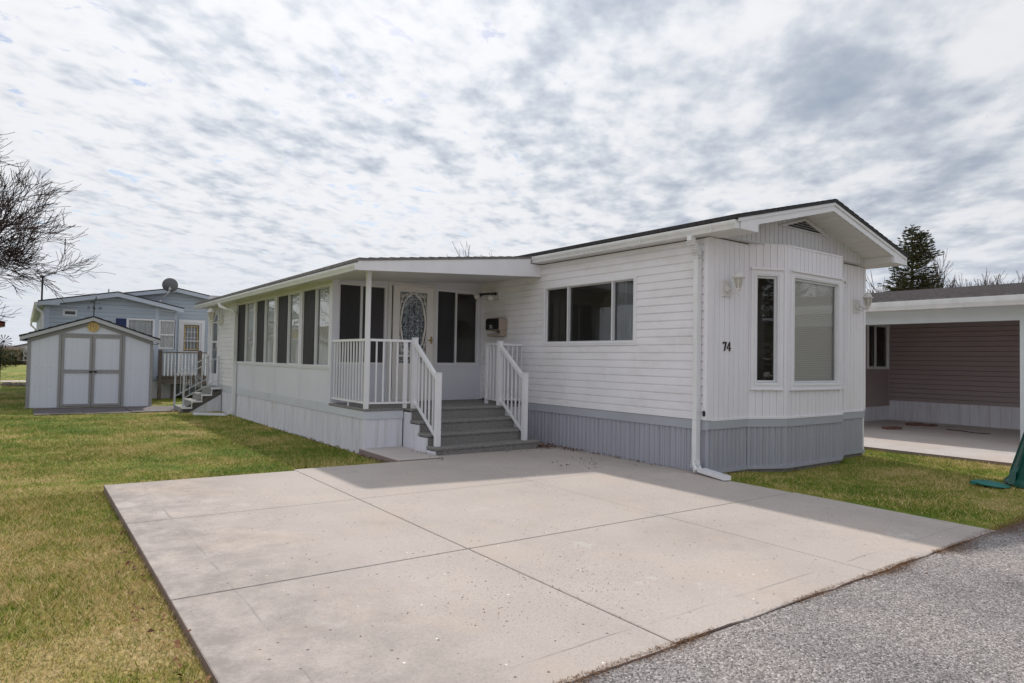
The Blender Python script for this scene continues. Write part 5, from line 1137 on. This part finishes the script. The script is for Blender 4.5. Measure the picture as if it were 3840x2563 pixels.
# trees and a home across the street: seen only as reflections in the bay and porch panes
spruce((3.4, -17.5, GZ), 6.8, 2.3, 8, 'big dark spruce standing across the street opposite the driveway', 'spruces across the street', dens=.5)
spruce((23.5, -13.0, GZ), 5.5, 2.2, 12, 'smaller dark spruce standing across the street furthest from the home', 'spruces across the street', dens=.8)
bare_tree((28.0, -13.5, GZ), vase(9, 2.4, .09, 40, 80, 15), 'bare tree across the street furthest right beside the smaller spruce', tr=.2, th=1.2, maxl=4, seed=19, kids=(3, 4), spread=.45, up=.08, wig=.13)

# ------------------------------------------------------------------ clipped yew, stones, wind spinner, far homes
def shrub():
    rnd = random.Random(7); b = V3(-8.05, 28.6, GZ); t = thing('yew_shrub', 'dark green spreading yew on a thin trunk left of the shed', 'shrub', tuple(b)); mb = MB()
    mb.tube([b+V3(.0, 0, -.05), b+V3(.05, 0, .4), b+V3(-.1, .1, .9)], [.16, .13, .08], 8); mb.tube([b+V3(.32, 0, -.05), b+V3(.28, 0, .4), b+V3(.1, .1, .8)], [.045, .04, .03], 6); mb.build('trunk', bark, t)
    mb = MB(); fv = []; ff = []
    for k in range(9000):
        a = rnd.uniform(0, 6.283); u = rnd.uniform(-1, 1); rr = rnd.random()**.4; s = math.sqrt(1-u*u); lump = 1+.22*math.sin(3*a+1)+.15*math.sin(7*a+u*4)
        p = b+V3(math.cos(a)*s*rr*1.45*lump, math.sin(a)*s*rr*1.3*lump, .95+u*rr*.42*lump+.10*math.cos(a)); d = V3(rnd.gauss(math.cos(a)*.8, .6), rnd.gauss(math.sin(a)*.8, .6), rnd.gauss(.4, .5)).normalized()*rnd.uniform(.07, .14); wv = d.orthogonal().normalized()*.016
        i = len(fv); fv += [p-wv, p+wv, p+d]; ff.append((i, i+1, i+2))
    mb.v = fv; mb.f = ff; mb.build('crown', yewm, t)
shrub()
rnd = random.Random(3)
for k in range(9):
    m = MB(); x = -7.9+.19*k+rnd.uniform(-.05, .05); y = 28.0-.12*k+rnd.uniform(-.1, .1); s = rnd.uniform(.08, .15); m.lathe((x, y, GZ), [(s, -.02), (s*1.05, s*.3), (s*.8, s*.75), (s*.35, s*.95), (0, s)], 8)
    o_ = m.build('border_stone', found, org=(x, y, GZ)); o_['label'] = ['first','second','third','fourth','fifth','sixth','seventh','eighth','last'][k]+' rounded stone from the yew trunk in the row edging its bed'; o_['category'] = 'stone'; o_['group'] = 'stones edging the yew bed'
ws = thing('wind_spinner', 'dark many-bladed garden wind spinner on a pole before the cream home', 'wind spinner', (-7.45, 27.9, GZ)); hub = V3(-7.20, 27.9, 1.06)
m = MB(); m.tube([(-7.28, 27.92, GZ), (-7.28, 27.92, 1.0)], .018, 6); m.bar((-7.28, 27.92, 1.0), tuple(hub), .03); m.lathe(hub, [(.05, -.02), (.05, .02)], 10, axis=(0, 1, 0)); m.build('pole', blackm, ws)
for k in range(14):
    a = 2*math.pi*k/14+.1; d = V3(math.cos(a), 0, math.sin(a)); e = V3(-d.z, .25, d.x); m = MB(); m.prism([hub+d*.05, hub+d*.27-e*.028, hub+d*.28+e*.012, hub+d*.06+e*.01], (0, .004, 0)); m.build('blade', galv if k % 3 == 0 else blackm, ws)
# red-roofed corner at the far left
rh = thing('red_roofed_home', 'corner of a dark red eave at the left edge under the bare tree', 'house', (-9.5, 21.0, GZ))
m = MB(); m.prism([(-7.06, 20.35, 1.50), (-7.30, 20.35, 1.66), (-12, 20.35, 2.45), (-12, 20.35, 1.47), (-7.06, 20.35, 1.44)], (0, .02, 0)); m.prism([(-7.05, 20.35, 1.42), (-7.05, 20.35, 1.56), (-7.24, 21.9, 1.56), (-7.24, 21.9, 1.42)], (.015, 0, 0)); m.build('fascia', redroof, rh)
m = MB(); m.prism([(-7.03, 20.33, 1.55), (-12, 20.33, 2.50), (-12, 22, 2.50), (-7.22, 22, 1.55)], (0, 0, .03)); m.build('roof', redroof, rh)
m = MB(); m.prism([(-7.07, 20.36, 1.425), (-12, 20.36, 1.46), (-12, 21.95, 1.46), (-7.25, 21.95, 1.425)], (0, 0, .01)); m.build('soffit', creams, rh)
m = MB(); m.wb(-12, -7.9, 20.9, 22, GZ, 1.46); m.build('wall', creams, rh)
# cream trailer
cm = thing('cream_home', 'cream flat-roofed home with patio doors and a red-brown deck in the far distance', 'house', (-10, 80, GZ))
F80 = Fr((0, 80.0, 0), (1, 0, 0), (0, -1, 0))
m = MB(); m.wb(-18, -6.75, 80, 90, -.3, .95); m.build('wall', creams, cm)
m = MB(); m.wb(-18, -6.55, 79.3, 90.4, .80, .90); m.wb(-18, -6.45, 79.5, 90, .90, 1.06); m.prism([(-18, 81, 1.06), (-6.6, 81, 1.06), (-7.4, 81, 1.16), (-9, 81, 1.27), (-18, 81, 1.3)], (0, 8, 0)); m.build('roof', mat('tan_roof', (.33, .27, .23), .7), cm)
m = MB(); m.lathe((-7.7, 82, 1.15), [(.14, 0), (.16, .1), (.25, .12), (.22, .2), (0, .24)], 10); m.build('roof_vent', trimw, cm)
for x0 in (-12.2, -10.3, -8.9, -7.75+.2): window(cm, F80, x0, x0+1.05, -.3, .62, [x0+.52], fw=.06, depth=.4, fills=[None, None])
m = MB(); m.wb(-18, -5.2, 77.4, 80, -.38, -.30); m.wb(-18, -5.2, 77.35, 77.42, .08, .15); m.wb(-18, -5.2, 77.35, 77.40, -.46, -.30)
for k in range(11): m.wb(-18+1.2*k, -17.88+1.2*k, 77.35, 77.45, -.66, .12)
dk = m.build('deck', mat('red_brown_deck', (.15, .07, .05), .8), cm)
m = MB(); m.wb(-18, -5.4, 79.9, 80, -.66, -.38); m.build('skirting', skirtw, cm)
for k in range(26): q = MB(); x = -11.4+.24*k; q.wb(x-.02, x+.02, 77.37, 77.40, -.30, .10); q.build('baluster', dk.data.materials[0], dk)
wh = thing('white_home', 'white gabled home with one narrow window in the far distance left of the shed', 'house', (-4.5, 82, GZ)); F82 = Fr((0, 82.0, 0), (1, 0, 0), (0, -1, 0))
m = MB(); m.prism([(-7.4, 82, -.66), (-1.6, 82, -.66), (-1.6, 82, 1.12), (-4.6, 82, 1.9), (-7.4, 82, 1.12)], (0, 9, 0)); m.build('wall', trimw, wh)
m = MB(); m.prism([(-7.7, 81.6, 1.08), (-4.6, 81.6, 1.94), (-4.6, 81.6, 2.02), (-7.7, 81.6, 1.15)], (0, 10, 0)); m.prism([(-1.3, 81.6, 1.08), (-4.6, 81.6, 1.94), (-4.6, 81.6, 2.02), (-1.3, 81.6, 1.15)], (0, 10, 0)); m.build('roof', shingle2, wh)
window(wh, F82, -6.62, -6.25, .15, .85, [], fw=.04, depth=.3)
# more homes that only the window panes and side views would show
def plain_home(x, y, w_, d_, m_, label, hh=2.3):
    t = thing('park_home', label, 'house', (x, y, GZ), 'other homes along the street')
    m = MB(); f = Fr((x-w_/2, y, GZ), (1, 0, 0), (0, 1, 0)); siding_h(m, f, 0, w_, .5, hh+.2, h=.2); m.wb(x-w_/2, x+w_/2, y-d_, y-.001, GZ, GZ+hh+.2); m.build('wall', m_, t)
    m = MB()
    for s in (-1, 1): m.prism([(x-w_/2-.3, y-d_/2, GZ+hh+1.0), (x-w_/2-.3, y-d_/2+s*(d_/2+.4), GZ+hh+.15), (x-w_/2-.3, y-d_/2+s*(d_/2+.4), GZ+hh+.08), (x-w_/2-.3, y-d_/2, GZ+hh+.93)], (w_+.6, 0, 0))
    m.build('roof', shingle, t)
    for k in range(3): window(t, f, w_*(.15+.3*k), w_*(.15+.3*k)+1.0, 1.1, 2.0, [], fw=.06, depth=.3)
plain_home(7, -21, 13, 4.2, siding, 'white home across the street behind the spruces'); plain_home(26, -20, 12, 4.2, creams, 'cream home across the street furthest right')
# distant woods
def woods():
    rnd = random.Random(2); fv = []; ff = []
    for k in range(16000):
        x = rnd.uniform(-75, 60); y = 190+rnd.uniform(-12, 12); hmax = 3.4+1.3*math.sin(x*.13)+.8*math.sin(x*.41+1)+rnd.uniform(-.6, .6); z = GZ+hmax*rnd.random()**.6; L = rnd.uniform(.5, 1.3); a = rnd.gauss(0, .5); wv = .05
        i = len(fv); fv += [(x-wv, y, z), (x+wv, y, z), (x+math.sin(a)*L, y, z+math.cos(a)*L)]; ff.append((i, i+1, i+2))
        if k % 4 == 0: i = len(fv); fv += [(x-.4, y+1, GZ), (x+.4, y+1, GZ), (x+.35, y+1, GZ+hmax*.75), (x-.35, y+1, GZ+hmax*.75)]; ff.append((i, i+1, i+2, i+3))
    m = MB(); m.v = fv; m.f = ff; m.build('woods', woodsm, kind='stuff')
woods()

# ------------------------------------------------------------------ grass, chippings, litter (numpy)
def soup(name, V, F, m, origin=(0, 0, 0)):
    me = bpy.data.meshes.new(name); V = np.asarray(V, dtype=np.float32).reshape(-1, 3); F = np.asarray(F, dtype=np.int32); n = F.shape[0]; k = F.shape[1]
    me.vertices.add(len(V)); me.vertices.foreach_set('co', V.ravel()); me.loops.add(n*k); me.loops.foreach_set('vertex_index', F.ravel()); me.polygons.add(n); me.polygons.foreach_set('loop_start', np.arange(0, n*k, k, dtype=np.int32)); me.polygons.foreach_set('loop_total', np.full(n, k, dtype=np.int32))
    me.update(calc_edges=True); me.materials.append(m); o = bpy.data.objects.new(name, me); COL.objects.link(o); o['kind'] = 'stuff'; return o
rs = np.random.default_rng(5)
def scatter(x0, x1, y0, y1, dens, inside):
    n = int((x1-x0)*(y1-y0)*dens); x = rs.uniform(x0, x1, n); y = rs.uniform(y0, y1, n)
    d = (x-CAMP.x, y-CAMP.y); f = d[0]*.596+d[1]*.803; s = d[0]*.803-d[1]*.596
    k = (f > .8) & (np.abs(s) < f*.80+.5) & inside(x, y); return x[k], y[k]
def lawn_in(x, y):
    slab = ((x > -5.93) & (x < -.15) & (y < 2.345)) | ((x > -4.1) & (x < .02) & (y < 2.43)) | ((x > -2.84) & (x < .02) & (y > -.09) & (y < 4))
    hs = ((x > -2.80) & (x < 3.86) & (y > 0)) | ((x > .8) & (x < 3.2) & (y > -.25)) | ((x > 0) & (x < 3.86) & (y > -.03))
    pad = (x > 4.62) & (y < 9); pth = (x > -6.36) & (x < -3.72) & (y > 12.08) & (y < 13.9); rd = y < -2.95
    u = (x-SO.x)*su.x+(y-SO.y)*su.y; v = -((x-SO.x)*sn.x+(y-SO.y)*sn.y); shd = (u > -.02) & (u < SWd+.02) & (v > -.02) & (v < 1.95)
    bl = (x > -6.15) & (y > 17.25)
    return ~(slab | hs | pad | pth | rd | shd | bl)
XS = []; YS = []; SC = []
for (x0, x1, y0, y1, de, sc__) in ((-8.5, -5.9, -2.95, 2.4, 14000, 1.0), (-10.5, -2.8, 2.3, 6.5, 6000, 1.2), (-11, -2.8, 6.5, 12.2, 2400, 1.5), (-13, -2.7, 12.2, 20, 500, 1.9), (-16, -6, 20, 45, 70, 3.2), (-.15, 4.65, -2.95, .5, 5000, 1.2)):
    x, y = scatter(x0, x1, y0, y1, de, lawn_in); XS.append(x); YS.append(y); SC.append(np.full(len(x), sc__))
X = np.concatenate(XS); Y = np.concatenate(YS); S = np.concatenate(SC); n = len(X)
# clumped: pull half of the blades toward tuft centres
hgt = rs.gamma(4.0, .0048, n)*(.7+.3*S)*np.clip(1+.45*np.sin(X*2.1+1.3*np.sin(Y*1.7))*np.sin(Y*2.6+X), .5, 1.5)
hgt = np.clip(hgt, .005, .045); ang = rs.uniform(0, 2*np.pi, n); lean = rs.uniform(.3, 1.5, n)*hgt; la = rs.uniform(0, 2*np.pi, n); wd = .0017*S*rs.uniform(.8, 1.5, n)
V = np.empty((n, 3, 3)); V[:, 0, 0] = X-np.cos(ang)*wd; V[:, 0, 1] = Y-np.sin(ang)*wd; V[:, 1, 0] = X+np.cos(ang)*wd; V[:, 1, 1] = Y+np.sin(ang)*wd; tt = np.clip((X-.15)/1.3, 0, 1); G0 = GZ-.035*tt*tt*(3-2*tt)+.032*np.clip((-X-4.6)/1.2, 0, 1)*np.clip((6-Y)/3, 0, 1); V[:, :2, 2] = (G0-.002)[:, None]; V[:, 2, 0] = X+np.cos(la)*lean; V[:, 2, 1] = Y+np.sin(la)*lean; V[:, 2, 2] = G0+hgt
soup('grass', V, np.arange(n*3).reshape(n, 3), bladem); print('blades', n)
# stone chippings on the road
x, y = scatter(-5.0, 3.5, -5.4, -2.95, 9000, lambda x, y: y < -2.955); x2, y2 = scatter(-1, 9, -5.6, -2.95, 1200, lambda x, y: y < -2.96); x = np.concatenate([x, x2]); y = np.concatenate([y, y2]); n = len(x)
s = rs.uniform(.0015, .0040, n); z0 = np.where(x < 0, np.maximum(-.652, -.6358-.0109*x+.0058*-2.93-.008), np.maximum(-.665, -.6528-.0109*x*1.0)); V = np.empty((n, 4, 3)); a = rs.uniform(0, 2*np.pi, n)
for k in range(3):
    V[:, k, 0] = x+np.cos(a+k*2.09)*s*1.2; V[:, k, 1] = y+np.sin(a+k*2.09)*s*1.2; V[:, k, 2] = z0-.001
V[:, 3, 0] = x+rs.uniform(-.3, .3, n)*s; V[:, 3, 1] = y+rs.uniform(-.3, .3, n)*s; V[:, 3, 2] = z0+s*rs.uniform(.5, 1.1, n)
base = np.arange(n)[:, None, None]*4; F = (base+np.array([[0, 1, 3], [1, 2, 3], [2, 0, 3]])[None]).reshape(-1, 3); soup('gravel', V, F, stonem); print('stones', n)
# dry needles along the road edge, in drifts
n = 32000; x = rs.uniform(-5.5, 1.6, n); dens = np.clip(.35+.5*np.sin(x*2.3)+.35*np.sin(x*6.1+1)+np.where(x > -1.3, .8, 0), .05, 1.8); keep = rs.random(n) < dens/1.4; x = x[keep]; dens = dens[keep]; n = len(x)
wdt = .018+.030*dens*np.where(x > -1.2, 1.9, 1.0); y = -2.912-np.abs(rs.normal(0, 1, n))*wdt*.9+.010+np.where(x > -.7, rs.uniform(-.05, .05, n), 0); zb = np.maximum(-.655, -.6358-.0109*x+.0058*-2.93-.008)
L = rs.uniform(.008, .028, n); a = rs.uniform(0, 2*np.pi, n); el = rs.uniform(0, .5, n); hz = rs.uniform(0, .012, n); w_ = .0014
V = np.empty((n, 3, 3)); V[:, 0] = np.stack([x-np.sin(a)*w_, y+np.cos(a)*w_, zb+hz], 1); V[:, 1] = np.stack([x+np.sin(a)*w_, y-np.cos(a)*w_, zb+hz], 1); V[:, 2] = np.stack([x+np.cos(a)*L*np.cos(el), y+np.sin(a)*L*np.cos(el), zb+hz+L*np.sin(el)], 1)
soup('dry_needles', V, np.arange(n*3).reshape(n, 3), needlem)
# leaf litter
def leaves(name, spots):
    Vs = []; Fs = []; rl = random.Random(9)
    for (cx, cy, sx, sy, n, z, hp) in spots:
        for k in range(n):
            x = rl.gauss(cx, sx); y = rl.gauss(cy, sy); s = rl.uniform(.010, .024) if hp > .0065 or z is None else rl.uniform(.007, .016); a = rl.uniform(0, 6.28); u = V3(math.cos(a), math.sin(a), rl.uniform(-.3, .5)).normalized()*s; v = V3(-math.sin(a), math.cos(a), rl.uniform(-.3, .6)).normalized()*s*.55
            c = V3(x, y, (z if z is not None else slabz(x, y))+.006+abs(rl.gauss(0, 1))*hp); i = len(Vs)
            Vs += [c-u, c-v*.9+V3(0, 0, s*.3), c+u, c+v+V3(0, 0, s*.45)]; Fs += [(i, i+1, i+3), (i+1, i+2, i+3)]
    soup(name, Vs, Fs, leafm)
leaves('leaf_litter', [(-.30, 2.75, .11, .10, 260, None, .022), (-.10, 2.35, .05, .16, 90, None, .012), (-.07, 1.75, .03, .06, 16, None, .01), (-.06, 1.45, .03, .05, 18, None, .012), (-.05, .9, .03, .3, 18, None, .004), (-.9, 2.45, .16, .06, 9, None, .002), (-2.25, 2.62, .05, .2, 26, None, .006), (-2.83, 2.9, .05, .35, 90, GZ+.01, .012), (-2.60, 2.37, .25, .03, 60, GZ+.01, .012), (-2.85, 5.5, .05, 1.6, 260, GZ+.004, .008), (-2.85, 9.2, .04, .9, 60, GZ+.004, .006), (-2.5, 3.48, .12, .02, 10, None, .004), (-3.6, 4.4, .8, 1.4, 40, GZ+.02, .01), (-.9, 1.3, .3, .2, 26, None, .001), (1.6, -.33, .8, .05, 30, GZ-.02, .01), (-7.2, -.5, .9, 1.6, 60, GZ+.05, .006), (-6.2, 4.2, 1.6, 1.2, 70, GZ+.045, .006), (-5.5, 8, 1.8, 2, 70, GZ+.02, .006), (2.2, -1.5, 1.0, .7, 50, GZ-.01, .006), (-2.5, -3.8, 1.6, .5, 40, -.648, .001), (-6.02, -1.0, .05, 1.2, 90, GZ+.05, .008)])
# pale low weeds and dead leaves hugging the west edge of the slab
weedm = island_mat('pale_edge_weed', [(0, (0.14, 0.16, 0.08)), (.5, (0.27, 0.27, 0.19)), (.8, (0.33, 0.25, 0.15)), (1, (0.45, 0.43, 0.36))])
n = 5200; y = rs.uniform(-2.9, 2.3, n); kk = rs.random(n) < np.clip(.15+.9*np.sin(y*1.9+.6)*np.sin(y*4.3), .04, 1); y = y[kk]; n = len(y); x = -5.945-np.abs(rs.normal(0, .05, n))
s = rs.uniform(.004, .012, n); a = rs.uniform(0, 6.28, n); h_ = rs.uniform(.004, .03, n); V = np.empty((n, 3, 3))
for k in range(3): V[:, k, 0] = x+np.cos(a+k*2.09)*s; V[:, k, 1] = y+np.sin(a+k*2.09)*s*.7; V[:, k, 2] = GZ+h_+rs.uniform(-.005, .006, n)
soup('edge_weeds', V, np.arange(n*3).reshape(n, 3), weedm)
# specks of grit and tiny twigs on the slab
n = 2600; x = rs.uniform(-5.8, -.2, n); y = rs.uniform(-2.8, 2.2, n); x[:1300] = rs.normal(-4.1, .5, 1300); y[:1300] = rs.normal(-2.1, .30, 1300); kk = (x < -.3) & (x > -5.8) & (y > -2.85) & (y < 2.2); x = x[kk]; y = y[kk]; n = len(x); z = -.6358-.0109*x+.0058*y; s = rs.gamma(2, .0007, n)+.0010; V = np.empty((n, 4, 3)); a = rs.uniform(0, 6.28, n)
for k in range(3): V[:, k, 0] = x+np.cos(a+k*2.09)*s; V[:, k, 1] = y+np.sin(a+k*2.09)*s; V[:, k, 2] = z
V[:, 3, 0] = x; V[:, 3, 1] = y; V[:, 3, 2] = z+s*.8
base = np.arange(n)[:, None, None]*4; F = (base+np.array([[0, 1, 3], [1, 2, 3], [2, 0, 3]])[None]).reshape(-1, 3); soup('grit', V, F, leafm)
